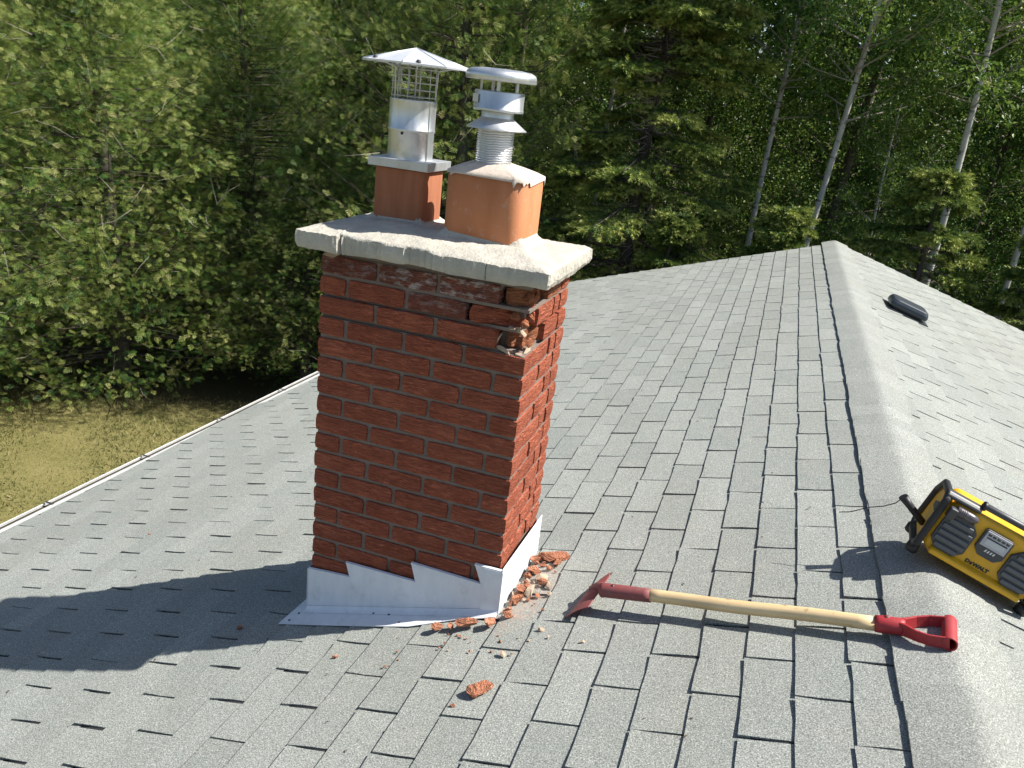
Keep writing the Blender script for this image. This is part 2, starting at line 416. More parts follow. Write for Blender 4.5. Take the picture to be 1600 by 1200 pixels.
# one shingle tab: along Y (length), b up the slope, n off the deck
TABV = []; 
NTV = 10
def tab_arrays(r):
    """top grid 5 x 2, skirt below; local coords (b, a, n): b up slope, a along, n normal"""
    na = 5; L = TB - .0098
    aa = np.linspace(0, L, na); v = []; curl = r.uniform(0, .0036, 2); sag = r.normal(0, .0006, na)
    for i, a in enumerate(aa):
        e = abs(i / (na - 1) - .5) * 2
        lift = (curl[0] if i < na / 2 else curl[1]) * e ** 2
        v.append((r.normal(0, .0011), a + (r.normal(0, .0012) if i in (0, na - 1) else 0), .0088 + lift + sag[i]))
    for i, a in enumerate(aa):
        v.append((EXS * .5, a + (r.normal(0, .0010) if i in (0, na - 1) else 0), .0088 - .022 * EXS + sag[i] * .5))
    for i, a in enumerate(aa):
        v.append((EXS + .025, a, .0088 - .048 * (EXS + .025)))
    top = np.array(v); bot = top.copy(); bot[:, 2] -= .0052; bot[10:, 2] -= .002
    V = np.concatenate([top, bot]); F = []
    for j in range(2):
        for i in range(na - 1):
            a, b, c, d = j * na + i, j * na + i + 1, (j + 1) * na + i + 1, (j + 1) * na + i
            F += [(a, c, b), (a, d, c)]
    n = 15
    for i in range(na - 1): F += [(i, i + 1, n + i + 1), (i, n + i + 1, n + i)]
    for j in range(2):
        a, b = j * na, (j + 1) * na; F += [(a, n + a, n + b), (a, n + b, b)]
        a, b = j * na + na - 1, (j + 1) * na + na - 1; F += [(a, b, n + b), (a, n + b, n + a)]
    return V, np.array(F)
NVAR = 14
tabvar = [tab_arrays(rng) for _ in range(NVAR)]
def plane_frame(side, b, y):
    """world origin for slope distance; side -1 left plane (from X0 grid), +1 right plane"""
    pass
def tab_world(V, side, xb, y):
    """xb: x of butt edge. left plane: up slope is +x; right plane: up slope is -x"""
    sg = 1 if side < 0 else -1
    base = np.array(roof_pt(xb, y)); up = np.array([sg * CS, 0, S * CS]); nn = np.array([-sg * S * CS, 0, CS])
    return base + V[:, :1] * up + V[:, 1:2] * np.array([0, 1, 0]) + V[:, 2:3] * nn
def project(P):
    q = (np.atleast_2d(P) - CAM_C) @ CAM_R.T
    return np.c_[800 + CAM_F * q[:, 0] / q[:, 2], 600 + CAM_F * q[:, 1] / q[:, 2]], q[:, 2]
CH = (-.69, 0.0, 0.0, .43)             # chimney footprint x0,x1,y0,y1
tabs = []
def want(side, xb, y):
    yc = y + TB / 2
    if side < 0:
        if xb + EX * .5 < eave_x(yc) or xb > RX - .10: return False
        if CH[0] - .02 < xb and xb + EX < CH[1] + .03 and CH[2] < y and y + TB < CH[3]: return False
    return YB - .01 < y and y + TB < rake_y(xb) + .32
for k in range(-27, 10):
    xb = X0 + EX * k
    for j in range(-12, 27):
        y = Y0 + TB * (j + (0 if k % 2 else .5))
        if want(-1, xb, y): tabs.append((-1, xb, y))
for k in range(0, 34):
    xb = RX + .09 + EX * (k + .55)
    for j in range(-12, 27):
        y = Y0 + TB * (j + (.2 if k % 2 else .7))
        if want(1, xb, y): tabs.append((1, xb, y))
# the visible tabs that show largest are objects of their own
sil = np.array([(484, 975), (499, 400), (470, 385), (470, 350), (580, 240), (845, 260), (930, 400), (890, 450), (845, 870), (780, 965)], float)
def inside(p):
    x, y = p; c = False; n = len(sil)
    for i in range(n):
        x1, y1 = sil[i]; x2, y2 = sil[i - 1]
        if (y1 > y) != (y2 > y) and x < (x2 - x1) * (y - y1) / (y2 - y1) + x1: c = not c
    return c
area = []
for sd_, xb, y in tabs:
    sg = 1 if sd_ < 0 else -1
    q = np.array([roof_pt(xb, y), roof_pt(xb, y + TB), roof_pt(xb + sg * EX, y + TB), roof_pt(xb + sg * EX, y)])
    uv, dp = project(q)
    if dp.min() < .3: area.append(0); continue
    cx, cy = uv.mean(0)
    uc = np.clip(uv, (0, 0), (1600, 1200)); x_, y_ = uc[:, 0], uc[:, 1]
    ar = .5 * abs(np.dot(x_, np.roll(y_, 1)) - np.dot(y_, np.roll(x_, 1)))
    area.append(0 if inside((cx, cy)) else ar)
order = np.argsort(area)[::-1]; big = set(int(i) for i in order[:300] if area[i] > 0)
def clamp_tab(W, side):
    if side < 0:
        ex = np.array([eave_x(y) - .012 for y in W[:, 1]]); W[:, 0] = np.maximum(W[:, 0], ex)
        ry = np.array([rake_y(x) for x in W[:, 0]]) + .018
    else: ry = np.full(len(W), 7.818)
    W[:, 1] = np.clip(W[:, 1], YB, ry); return W
smesh = {}
def shingle_mesh(vi, side):
    if (vi, side) not in smesh:
        V, F = tabvar[vi]; L = tab_world(V, side, 0 if side < 0 else RX, 0.0) - np.array(roof_pt(0 if side < 0 else RX, 0.0))
        if side > 0: F = F[:, ::-1]
        smesh[(vi, side)] = tri_mesh('shingle', L, F, M['shingle'], np.full(len(V), (vi + .5) / NVAR))
    return smesh[(vi, side)]
rest = []
for i, (sd_, xb, y) in enumerate(tabs):
    vi = int(rng.integers(NVAR)); dy = rng.normal(0, .0022); dx = rng.normal(0, .0012)
    edge = (sd_ < 0 and xb < eave_x(y) + .02) or y + TB > rake_y(xb) - .02
    if i in big and not edge:
        o = bpy.data.objects.new('shingle', shingle_mesh(vi, sd_)); o.location = roof_pt(xb + dx, y + dy + .0057)
        o.rotation_euler = (0, 0, rng.normal(0, .004)); link(o, roof)
    else:
        V, F = tabvar[vi]
        if sd_ > 0: F = F[:, ::-1]
        W = clamp_tab(tab_world(V, sd_, xb + dx, y + dy + .0057), sd_)
        rest.append((W, F, np.full(len(V), np.clip(rng.normal(.5, .3), 0, 1))))
V, F, T = join(rest)
tag(link(bpy.data.objects.new('shingle_field', tri_mesh('shingle_field', V, F, M['shingle'], T)), roof), kind='stuff')
# ridge caps, lapped so that the covered end faces the camera
def cap_mesh(r):
    ns = 15; half = .150; prof = []
    L = .20
    for j, yy in enumerate((0, .07, .14, L)):
        h = .0100 + .0045 * (yy / L)
        for i in range(ns):
            q = (i / (ns - 1) - .5) * 2 * half
            rr = .016
            # rounded fold: distance along the slope, softened near the ridge
            zz = -S * (math.sqrt(q * q + rr * rr) - rr) - S * .004
            e = r.normal(0, .0018) if i in (0, ns - 1) else 0
            prof.append((q * CS + e, yy, zz + h + r.normal(0, .0006)))
    top = np.array(prof); bot = top.copy(); bot[:, 2] -= .006
    V = np.concatenate([top, top, bot]); n = len(top); F = []
    for j in range(3):
        for i in range(ns - 1):
            a, b, c, d = j * ns + i, j * ns + i + 1, (j + 1) * ns + i + 1, (j + 1) * ns + i
            F += [(a, b, c), (a, c, d)]
    def wall(a, b): return [(n + a, n + b, 2 * n + b), (n + a, 2 * n + b, 2 * n + a)]
    for j in range(3): F += wall(j * ns, (j + 1) * ns) + wall((j + 1) * ns + ns - 1, j * ns + ns - 1)
    for i in range(ns - 1): F += wall(3 * ns + i, 3 * ns + i + 1) + wall(i + 1, i)
    return V, np.array(F)
capm = []
for k in range(8):
    V, F = cap_mesh(rng); me = tri_mesh('ridge_cap', V, F, M['cap'], np.full(len(V), k / 7.0))
    sm_ = np.array([p.normal.z > .85 for p in me.polygons]); me.polygons.foreach_set('use_smooth', sm_); capm.append(me)
y = YB; k = 0
while y < 7.74:
    o = bpy.data.objects.new('ridge_cap', capm[int(rng.integers(8))])
    o.location = (RX - .017 + rng.normal(0, .0022), y, RZ - .0015); o.rotation_euler = (-.0, -.006 + rng.normal(0, .004), rng.normal(0, .009)); link(o, roof)
    y += .135; k += 1
# gutter: trough with two bright lips
def gutter_profile(): return [(.014, -.034), (.014, -.115), (-.045, -.115), (-.054, -.065), (-.054, -.024), (-.046, -.024), (-.046, -.029), (-.051, -.029), (-.051, -.064), (-.041, -.109), (.009, -.109), (.009, -.034)]
gbm = MB(); gp_ = gutter_profile(); n = len(gp_)
ys = (YB, L1[1]); vs = []
for yy in ys:
    ex = eave_x(yy); z = Z0 + S * ex
    vs += [(ex - .022 + px, yy, z + pz + .018) for px, pz in gp_]
gbm.add(vs, [(i, (i + 1) % n, n + (i + 1) % n, n + i) for i in range(n)] + [tuple(range(n))[::-1], tuple(range(n, 2 * n))])
gutter = gbm.build('gutter', M['white_metal'], house)
eb = MB(); vs = []
prof = [(-.0165, -.004), (.03, -.0005), (.03, -.003), (-.0125, -.008), (-.0125, -.05), (-.0165, -.05)]
for yy in ys:
    ex = eave_x(yy); z = Z0 + S * ex
    vs += [(ex + px, yy, z + pz + .0065 + (S * (px) if px > 0 else 0)) for px, pz in prof]
n = len(prof)
eb.add(vs, [(i, (i + 1) % n, n + (i + 1) % n, n + i) for i in range(n)] + [tuple(range(n))[::-1], tuple(range(n, 2 * n))])
eb.build('drip_edge', M['white_metal'], house)
hm = MB().box(-.045, .014, -.007, .007, -.006, -.004).mesh('gutter_hanger'); hm.materials.append(M['dark_metal'])
yy = .30
while yy < 7.2:
    ex = eave_x(yy); o = bpy.data.objects.new('gutter_hanger', hm); o.location = (ex - .020, yy, Z0 + S * ex + .0125); link(o, gutter); yy += .74
gd_ = MB(); vs = []
for yy in ys:
    ex = eave_x(yy); z = Z0 + S * ex
    vs += [(ex - .022 + px, yy, z + pz + .018) for px, pz in ((-.0505, -.040), (.0085, -.040), (.0085, -.100), (-.040, -.100))]
gd_.add(vs, [(0, 1, 5, 4), (1, 2, 6, 5), (2, 3, 7, 6), (3, 0, 4, 7), (3, 2, 1, 0), (4, 5, 6, 7)])
gd_.build('gutter_dark_fill', simple('gutter_dark_fill', (.040, .034, .026), .95, var=.5, scale=60, bump=.6), gutter)  # dark fill put in so the gap between the lips reads as shade
# ------------------------------------------------------------------ chimney
H = .0667
chim = empty('chimney', (-.345, .23, -.30))
tag(chim, 'red brick chimney with concrete crown and two metal flue pipes on grey roof', 'chimney')
def cpart(mb, name, mat, parent=None, **k):
    """build in world coords, then parent to the chimney"""
    o = mb.build(name, mat, None, **k); p = parent or chim; o.parent = p
    o.matrix_parent_inverse = Matrix.Translation(-Vector(world_loc(p))); return o
def world_loc(o):
    v = Vector(o.location)
    return v + (Vector(world_loc(o.parent)) if o.parent and o.matrix_parent_inverse == Matrix.Identity(4) else Vector((0, 0, 0)))
W_, D_ = .69, .43
SY = D_ / .49
def brick_mesh(lx, ly, lz, r, rough=1.0, broken=0):
    """rounded rough box centred on its middle; faces gridded so edges wander"""
    nx_, ny_, nz_ = max(3, int(lx / .03)), max(3, int(ly / .03)), 3
    pts = {}; fs = []; vs = []
    def vid(i, j, k):
        if (i, j, k) not in pts:
            p = np.array([(i / nx_ - .5) * lx, (j / ny_ - .5) * ly, (k / nz_ - .5) * lz])
            ex = [i in (0, nx_), j in (0, ny_), k in (0, nz_)]
            ns_ = sum(ex); d = np.zeros(3)
            for a in range(3):
                if ex[a]: d[a] = np.sign(p[a])
            p = p - d * (.0022 if ns_ == 2 else .0038 if ns_ == 3 else 0) * rough + r.normal(0, .0007 * rough, 3)
            if ns_ == 1: p = p + d * r.uniform(-.0006, .0016) * rough
            if broken:
                # shave the +x / -y corner away roughly
                q = (p[0] / lx + .5) * 1.0 + (.5 - p[1] / ly) * .8
                cut = max(0.0, q - (1.55 - broken)) * .05 * (1 + r.normal(0, .35))
                p = p + np.array([-cut * .7, cut * .9, r.normal(0, .0022)])
            pts[(i, j, k)] = len(vs); vs.append(tuple(p))
        return pts[(i, j, k)]
    for i in range(nx_):
        for j in range(ny_):
            fs.append((vid(i, j, 0), vid(i, j + 1, 0), vid(i + 1, j + 1, 0), vid(i + 1, j, 0)))
            fs.append((vid(i, j, nz_), vid(i + 1, j, nz_), vid(i + 1, j + 1, nz_), vid(i, j + 1, nz_)))
        for k in range(nz_):
            fs.append((vid(i, 0, k), vid(i + 1, 0, k), vid(i + 1, 0, k + 1), vid(i, 0, k + 1)))
            fs.append((vid(i, ny_, k), vid(i, ny_, k + 1), vid(i + 1, ny_, k + 1), vid(i + 1, ny_, k)))
    for j in range(ny_):
        for k in range(nz_):
            fs.append((vid(0, j, k), vid(0, j, k + 1), vid(0, j + 1, k + 1), vid(0, j + 1, k)))
            fs.append((vid(nx_, j, k), vid(nx_, j + 1, k), vid(nx_, j + 1, k + 1), vid(nx_, j, k + 1)))
    me = bpy.data.meshes.new('brick'); me.from_pydata(vs, [], fs); me.update(); return me
bcache = {}
rb_ = np.random.default_rng(11)
def put_brick(x0, x1, y0, y1, z0, z1, mat='brick', broken=0, shift=(0, 0, 0)):
    key = (round(x1 - x0, 3), round(y1 - y0, 3), mat, broken, int(rb_.integers(5)))
    if key not in bcache:
        me = brick_mesh(x1 - x0 + .0012, y1 - y0 + .0012, z1 - z0, rb_, 1.0 if not broken else 1.6, broken); me.materials.append(M[mat]); bcache[key] = me
    o = bpy.data.objects.new('brick', bcache[key])
    j = rb_.normal(0, .0008, 3)
    o.location = Vector(((x0 + x1) / 2 + j[0] + shift[0], (y0 + y1) / 2 + j[1] + shift[1], (z0 + z1) / 2 + j[2] * .6 + shift[2])) - chim.location
    o.rotation_euler = tuple(rb_.normal(0, .0035, 3)); link(o, chim)
def flash_line(x): return -.185 + .29 * (x + .69)      # about where the front flashing hides the brickwork
BW, J = .19, .01
for c in range(0, 18):
    z0, z1 = (13 - c) * H + .0042, (14 - c) * H - .0042
    odd = c % 2 == 1
    # front and back rows along X
    segs = [(-W_, -W_ + .09)] + [(-W_ + .1 + .2 * i, -W_ + .29 + .2 * i) for i in range(3)] if odd else [(-W_ + .2 * i, -W_ + .19 + .2 * i) for i in range(3)] + [(-.09, 0.0)]
    for i, (a, b) in enumerate(segs):
        if z1 < flash_line((a + b) / 2) - .03: continue
        last = i == len(segs) - 1
        mt = 'brick'
        if c == 0: mt = ('brick_top', 'brick_white', 'brick_white', 'brick_raw')[i]
        if c == 1: mt = ('brick', 'brick', 'brick_top', 'brick_raw')[i]
        if last and c == 0: put_brick(a, b - .006, .022, .022 + .08, z0, z1, mt, .25); continue
        if last and c == 1: put_brick(a, b, .0, .09, z0, z1, 'brick', .78); continue
        if last and c == 2: put_brick(a + .012, b - .016, .030, .19 * SY, z0, z1, 'brick_raw', .35); continue
        first_header = (odd and i == 0) or (not odd and last)
        dep = .19 * SY if first_header else .09
        put_brick(a, b, 0, dep, z0, z1, mt)
    for i, (a, b) in enumerate(segs):
        put_brick(a, b, D_ - .09, D_, z0, z1, 'brick')
    # sides along Y between the corner bricks
    for side in (0, 1):
        xs = (-.09, 0.0) if side else (-W_, -W_ + .09)
        corner_is_header = (not odd) if side else odd      # front corner brick runs along Y on this side
        y_start = (.19 if corner_is_header else .09) * SY + .01
        y_end = D_ - .09 - .01
        yb_ = y_start
        while yb_ < y_end - .03:
            ye = min(yb_ + .19 * SY, y_end)
            if y_end - ye < .05: ye = y_end
            if not (side and z1 < .0): put_brick(xs[0], xs[1], yb_, ye, z0, z1, 'brick' if not (c == 0) else 'brick_raw' if side else 'brick')
            yb_ = ye + .01
core = MB()
for c in range(0, 20):
    z0, z1 = (13 - c) * H + .005, (14 - c) * H - .005
    i_ = .0085
    if c <= 2:
        core.box(-W_ + i_, -.21, i_, D_ - i_, z0, z1); core.box(-.21, -.035, .055, D_ - i_, z0, z1)
    else: core.box(-W_ + i_, -i_, i_, D_ - i_, z0, z1)
    ib = .0068
    core.box(-W_ + ib, -(.03 if c in (1,) else .022 if c == 2 else ib), ib + (.012 if c in (1, 2) else 0), D_ - ib, z0 - .010, z0)
core.box(-W_ + .006, -.012, .012, D_ - .008, .929, .949)
cpart(core, 'mortar', M['mortar'])
# ragged mortar left on the broken corner
def lump(name, c, size, mat, seed, parent=None, rot=0.0, sub=3, flat=.35, axes=None):
    import bmesh
    r = np.random.default_rng(seed); bm = bmesh.new(); bmesh.ops.create_icosphere(bm, subdivisions=sub, radius=1.0)
    pl = [(unit(r.normal(size=3)), r.uniform(.42, .78)) for _ in range(13)]
    for v in bm.verts:
        p = np.array(v.co) * 1.25
        for nrm, dd in pl:
            k = p @ nrm - dd
            if k > 0: p = p - nrm * k
        p = p * (1 + r.normal(0, .025))
        v.co = Vector(p * np.array(size))
    me = bpy.data.meshes.new(name); bm.to_mesh(me); bm.free(); me.materials.append(mat)
    o = bpy.data.objects.new(name, me); o.location = c; o.rotation_euler = (r.uniform(-.4, .4), r.uniform(-.4, .4), rot)
    return link(o, parent)
for i, (x, y, z, sx_, sy_, sz_) in enumerate([(-.030, .022, .800, .022, .014, .010), (-.075, .016, .736, .030, .010, .007), (-.030, .016, .732, .022, .012, .008), (-.100, .026, .765, .008, .010, .026), (-.022, .060, .733, .018, .030, .005), (-.052, .020, .806, .016, .010, .006)]):
    o = lump('mortar_remnant', Vector((x, y, z)) - chim.location, (sx_, sy_, sz_), M['chip_mortar'], 50 + i, chim)
for i, (x, y, z, sx_, sy_, sz_) in enumerate([(-.020, .012, .826, .020, .012, .020), (-.008, .030, .846, .012, .018, .014), (-.048, .008, .842, .022, .008, .014), (-.010, .058, .765, .014, .022, .018), (-.026, .030, .758, .012, .012, .016), (-.012, .018, .905, .016, .014, .016), (-.004, .060, .905, .010, .020, .016)]):
    lump('brick_remnant', Vector((x, y, z)) - chim.location, (sx_, sy_, sz_), M['brick_raw'], 80 + i, chim)
# concrete crown
def fnoise(x, y, s):
    return (math.sin(x * 31.7 * s + 1.3) * math.cos(y * 27.1 * s + .4) + .6 * math.sin(x * 73 * s + y * 51 * s + 2.1) + .4 * math.sin(x * 141 * s - y * 122 * s)) / 2
cr = np.random.default_rng(3)
cx0, cx1, cy0, cy1 = -.742, .050, -.043, .470
NXc, NYc = 110, 60
xs_ = sorted(set(list(np.linspace(cx0, cx1, NXc)) + [-.606, -.603, -.598, -.595, -.137, -.135, -.133])); ys_ = list(np.linspace(cy0, cy1, NYc))
def crown_top(x, y):
    d = min(x - cx0, cx1 - x, y - cy0, cy1 - y)
    h = 1.000 + .031 * min(1, max(0, d) / .19) ** .9 + .0022 * fnoise(x, y, 1) + cr.normal(0, .0007)
    if d < .012: h += (d - .012) * .35
    if x < -.60: h += .004
    return h
def crown_edge(x, y, k):
    """k 0..3 down the side; wobble outward"""
    fx = .0025 * fnoise(x, y, .7) + cr.normal(0, .0007); off = 0
    if y <= cy0 + 1e-6:
        off = -(.010 if x < -.601 else 0) + fx
        if -.605 < x < -.596: off += .016
        if -.1365 < x < -.1335: off += .006
        if k == 0 and -.59 < x < -.30: off += .006 + .012 * max(0, fnoise(x, 0, 1.6))
    return off, fx
cb = MB(); nxs, nys = len(xs_), len(ys_); top = []
for y in ys_:
    for x in xs_:
        z = crown_top(x, y); yy = y
        if y <= cy0 + 1e-6: yy = y + crown_edge(x, y, 0)[0]; z -= (.014 * max(0, fnoise(x, 0, 1.6)) if -.59 < x < -.30 else .002 * max(0, fnoise(x, 0, 2.2)))
        xx = x + (cr.normal(0, .0012) if x in (xs_[0], xs_[-1]) else 0)
        top.append((xx, yy, z))
fs = [(j * nxs + i, j * nxs + i + 1, (j + 1) * nxs + i + 1, (j + 1) * nxs + i) for j in range(nys - 1) for i in range(nxs - 1)]
cb.add(top, fs, True)
ring = [(i, 0) for i in range(nxs)] + [(nxs - 1, j) for j in range(1, nys)] + [(i, nys - 1) for i in range(nxs - 2, -1, -1)] + [(0, j) for j in range(nys - 2, 0, -1)]
def ringpt(i, j, k):
    x, y, z = top[j * nxs + i]; zb = .9475 + (.004 * fnoise(x, y, .5) if k == 3 else 0)
    if k == 0: return x, y, z
    f = k / 3; z = z + (zb - z) * f
    b = .0022 * math.sin(f * math.pi) + (-.004 if k == 3 else 0)
    if j == 0: y += -b + crown_edge(x, ys_[0], k)[1] * .5
    if j == nys - 1: y += b
    if i == 0: x -= b
    if i == nxs - 1: x += b + cr.normal(0, .0012)
    return x, y, z
vs = [ringpt(i, j, k) for k in range(4) for i, j in ring]; n = len(ring)
cb.add(vs, [(k * n + i, (k + 1) * n + i, (k + 1) * n + (i + 1) % n, k * n + (i + 1) % n) for k in range(3) for i in range(n)], False)
cb.add([vs[3 * n + i] for i in range(n)], [tuple(range(n))[::-1]])
crown = cpart(cb, 'crown', M['concrete'])
o = lump('mortar_remnant', Vector((-.655, .004, .937)) - chim.location, (.036, .016, .014), M['chip_mortar'], 71, chim)
# flue tiles
def rrect(x0, x1, y0, y1, r, n=7):
    out = []
    for cx, cy, a0 in ((x1 - r, y1 - r, 0), (x0 + r, y1 - r, 90), (x0 + r, y0 + r, 180), (x1 - r, y0 + r, 270)):
        for k in range(n): a = RAD(a0 + 90 * k / (n - 1)); out.append((cx + r * math.cos(a), cy + r * math.sin(a)))
    return out
def flue(x0, x1, y0, y1, z0, z1, r, mat, wall=.018):
    f = MB(); o = rrect(x0, x1, y0, y1, r); i = rrect(x0 + wall, x1 - wall, y0 + wall, y1 - wall, r * .6); n = len(o)
    f.add([(x, y, z0) for x, y in o] + [(x, y, z1 - .004) for x, y in o] + [(x + (x0 + x1 - 2 * x) * .012, y + (y0 + y1 - 2 * y) * .012, z1) for x, y in o] + [(x, y, z1) for x, y in i] + [(x, y, z0) for x, y in i],
          [(k * n + a, k * n + (a + 1) % n, (k + 1) * n + (a + 1) % n, (k + 1) * n + a) for k in range(4) for a in range(n)], True)
    return cpart(f, 'flue_tile', mat)
FR_ = (-.352, -.096, .116, .340); FL_ = (-.632, -.452, .206, .366)
ft = flue(*FR_, 1.0, 1.214, .044, M['clay']); ft['label'] = 'wide orange clay flue tile with mortar cap'
ft2 = flue(*FL_, 1.0, 1.19, .024, M['clay_old']); ft2['label'] = 'narrow brown clay flue tile under metal plate'
# mortar fillets at the tile feet and the mortar cap on the wide tile
def skirt(rect, z, r, wd, ht, mat, seed):
    s_ = np.random.default_rng(seed); f = MB(); o = rrect(*rect, r, 9); n = len(o); cxm, cym = (rect[0] + rect[1]) / 2, (rect[2] + rect[3]) / 2; vs = []
    wob = [1 + .35 * math.sin(k * .55 + seed) + s_.normal(0, .12) for k in range(n)]
    for lev in range(4):
        q = lev / 3
        for k, (x, y) in enumerate(o):
            dx, dy = x - cxm, y - cym; L = math.hypot(dx, dy); e = -.002 + wd * wob[k] * (1 - q) ** 1.6
            vs.append((x + dx / L * e, y + dy / L * e, z + ht * wob[k] * q))
    f.add(vs, [(l * n + k, l * n + (k + 1) % n, (l + 1) * n + (k + 1) % n, (l + 1) * n + k) for l in range(3) for k in range(n)], True)
    return cpart(f, 'mortar_fillet', mat)
skirt(FR_, 1.020, .044, .030, .022, M['concrete'], 2); skirt(FL_, 1.020, .024, .032, .022, M['concrete'], 4)
mc = MB(); o = rrect(FR_[0] - .003, FR_[1] + .004, FR_[2] - .004, FR_[3] + .003, .044, 12); n = len(o); vs = []
s_ = np.random.default_rng(9); PX, PY = -.236, .215
for lev, q in enumerate((0, 0, .25, .6, 1.0)):
    for k, (x, y) in enumerate(o):
        drip = (.004 + .020 * max(0, math.sin(k * 1.9) * math.sin(k * .7 + 1)) * (1 if x > -.2 else .35) + s_.uniform(0, .004)) if lev == 0 else 0
        tx, ty = PX + .056 * (x - PX) / math.hypot(x - PX, y - PY), PY + .056 * (y - PY) / math.hypot(x - PX, y - PY)
        xx, yy_ = x + (tx - x) * q, y + (ty - y) * q
        vs.append((xx, yy_, 1.217 - drip + .034 * q ** .75 + s_.normal(0, .0012)))
mc.add(vs, [(l * n + k, l * n + (k + 1) % n, (l + 1) * n + (k + 1) % n, (l + 1) * n + k) for l in range(4) for k in range(n)], True)
cpart(mc, 'mortar_cap', M['patch'])
# left: sheet metal plate, stove pipe, wire cage and pyramid hat
QX, QY = -.548, .292
pb = MB().box(FL_[0] - .013, FL_[1] + .013, FL_[2] - .013, FL_[3] + .013, 1.192, 1.219)
plate = cpart(pb, 'flue_plate', M['galv_flat'], bevel=.0015)
pipe = empty('stove_pipe', Vector((QX, QY, 1.219)) - chim.location, parent=chim); pipe['label'] = 'round galvanized stove pipe with wire cage and pointed hat'
def sub(mb, name, mat, parent, **k): return mb.build(name, mat, parent, **k)
f = MB().lathe([(.0725, 0), (.0725, .083), (.0752, .085), (.0752, .091), (.0735, .093), (.0735, .176), (.0748, .179), (.0715, .179), (.0715, .12)], 48)
sub(f, 'pipe', M['galv'], pipe)
sub(MB().box(-.003, .003, -.0012, .0, 0, .176), 'seam', M['galv'], pipe).location = (.0725 * math.cos(-.35), .0735 * math.sin(-.35) - .0005, 0)
sub(MB().lathe([(.0, .002), (.0045, .0015), (.005, 0)], 8), 'screw', M['dark_metal'], pipe).matrix_local = Matrix.Translation((.002, -.0725, .078)) @ Matrix.Rotation(RAD(90), 4, 'X')
for k in range(12):
    a = 2 * math.pi * (k + .3) / 12; x, y = .069 * math.cos(a), .069 * math.sin(a)
    sub(MB().tube([(x, y, .165), (x, y, .300)], .0016, 6), 'cage_wire', M['wire'], pipe)
for k in range(5):
    z = .188 + .0205 * k
    sub(MB().tube([(.0705 * math.cos(2 * math.pi * i / 28), .0705 * math.sin(2 * math.pi * i / 28), z + .0006 * math.sin(i)) for i in range(29)], .0015, 5, caps=False), 'cage_wire', M['wire'], pipe)
n = 8; ph = RAD(12); rim = [(.172 * math.cos(2 * math.pi * k / n + ph), .172 * math.sin(2 * math.pi * k / n + ph)) for k in range(n)]
f = MB(); zr = .284
for k in range(n):
    a, b = rim[k], rim[(k + 1) % n]
    f.add([(0, 0, .330), (a[0], a[1], zr), (b[0], b[1], zr)], [(0, 1, 2)])
    f.add([(0, 0, .3285), (a[0] * .995, a[1] * .995, zr - .003), (b[0] * .995, b[1] * .995, zr - .003)], [(0, 2, 1)])
    f.add([(a[0], a[1], zr), (a[0] * .995, a[1] * .995, zr - .005), (b[0] * .995, b[1] * .995, zr - .005), (b[0], b[1], zr)], [(0, 1, 2, 3)])
sub(f, 'rain_hat', M['hat'], pipe)
for k in range(8):
    a, b = rim[k], (0, 0)
    f = MB().tube([(a[0] * .98, a[1] * .98, zr + .0022), (0, 0, .3305)], [.0022, .0012], 5); sub(f, 'hat_rib', M['hat'], pipe)
for a in (-118, -62, 40, 150):
    x, y = .150 * math.cos(RAD(a)), .150 * math.sin(RAD(a)); f = MB().lathe([(0, .010), (.006, .009), (.008, .002), (.008, -.006), (0, -.007)], 10, (x, y)); sub(f, 'hat_bolt', M['dark_metal'], pipe).location = (0, 0, zr + .001)
for a in (-118, -62, 40, 150):
    x, y = math.cos(RAD(a)), math.sin(RAD(a)); f = MB().tube([(x * .070, y * .070, .17), (x * .075, y * .075, .27), (x * .150, y * .150, zr + .004)], .003, 6); sub(f, 'hat_bracket', M['galv'], pipe)
# right: ribbed liner, collar, band and round cap
lin = empty('flue_liner', Vector((PX, PY, 1.235)) - chim.location, parent=chim); lin['label'] = 'ribbed aluminium liner with storm collar and round cap'
prof = []
for k in range(16):
    z = .112 * k / 16; prof += [(.0520, z), (.0555, z + .0022), (.0555, z + .0042), (.0520, z + .0062)]
f = MB().lathe(prof, 36); f.v = [(x, y, z + .02 * (x / .055) * .12 + .001 * math.sin(9 * math.atan2(y, x))) for x, y, z in f.v]
sub(f, 'ribbed_hose', M['galv'], lin)
sub(MB().lathe([(.050, .143), (.056, .137), (.0905, .112), (.0900, .1105), (.055, .134)], 40), 'storm_collar', M['galv_flat'], lin)
sub(MB().lathe([(.0485, .10), (.0485, .165), (.047, .168)], 36), 'neck', M['galv'], lin)
sub(MB().lathe([(.050, .160), (.0735, .161), (.0755, .164), (.0755, .168), (.0738, .170), (.0738, .214), (.0725, .217), (.069, .217), (.069, .17)], 44), 'band', M['galv'], lin)
sub(MB().box(-.020, .020, -.0015, .0, .182, .205), 'nameplate', M['white_metal'], lin).matrix_local = Matrix.Rotation(RAD(-48), 4, 'Z') @ Matrix.Translation((0, -.0742, 0))
for a in (-130, -75, -20, 60, 130): sub(MB().box(-.005, .005, -.0012, .0012, .205, .245), 'strut', M['galv'], lin).matrix_local = Matrix.Rotation(RAD(a + 90), 4, 'Z') @ Matrix.Translation((0, -.064, 0))
sub(MB().lathe([(.0, .279), (.060, .2785), (.088, .275), (.101, .268), (.1045, .260), (.1045, .247), (.102, .245), (.100, .250), (.09, .255), (.0, .258)], 48), 'cap', M['galv'], lin)
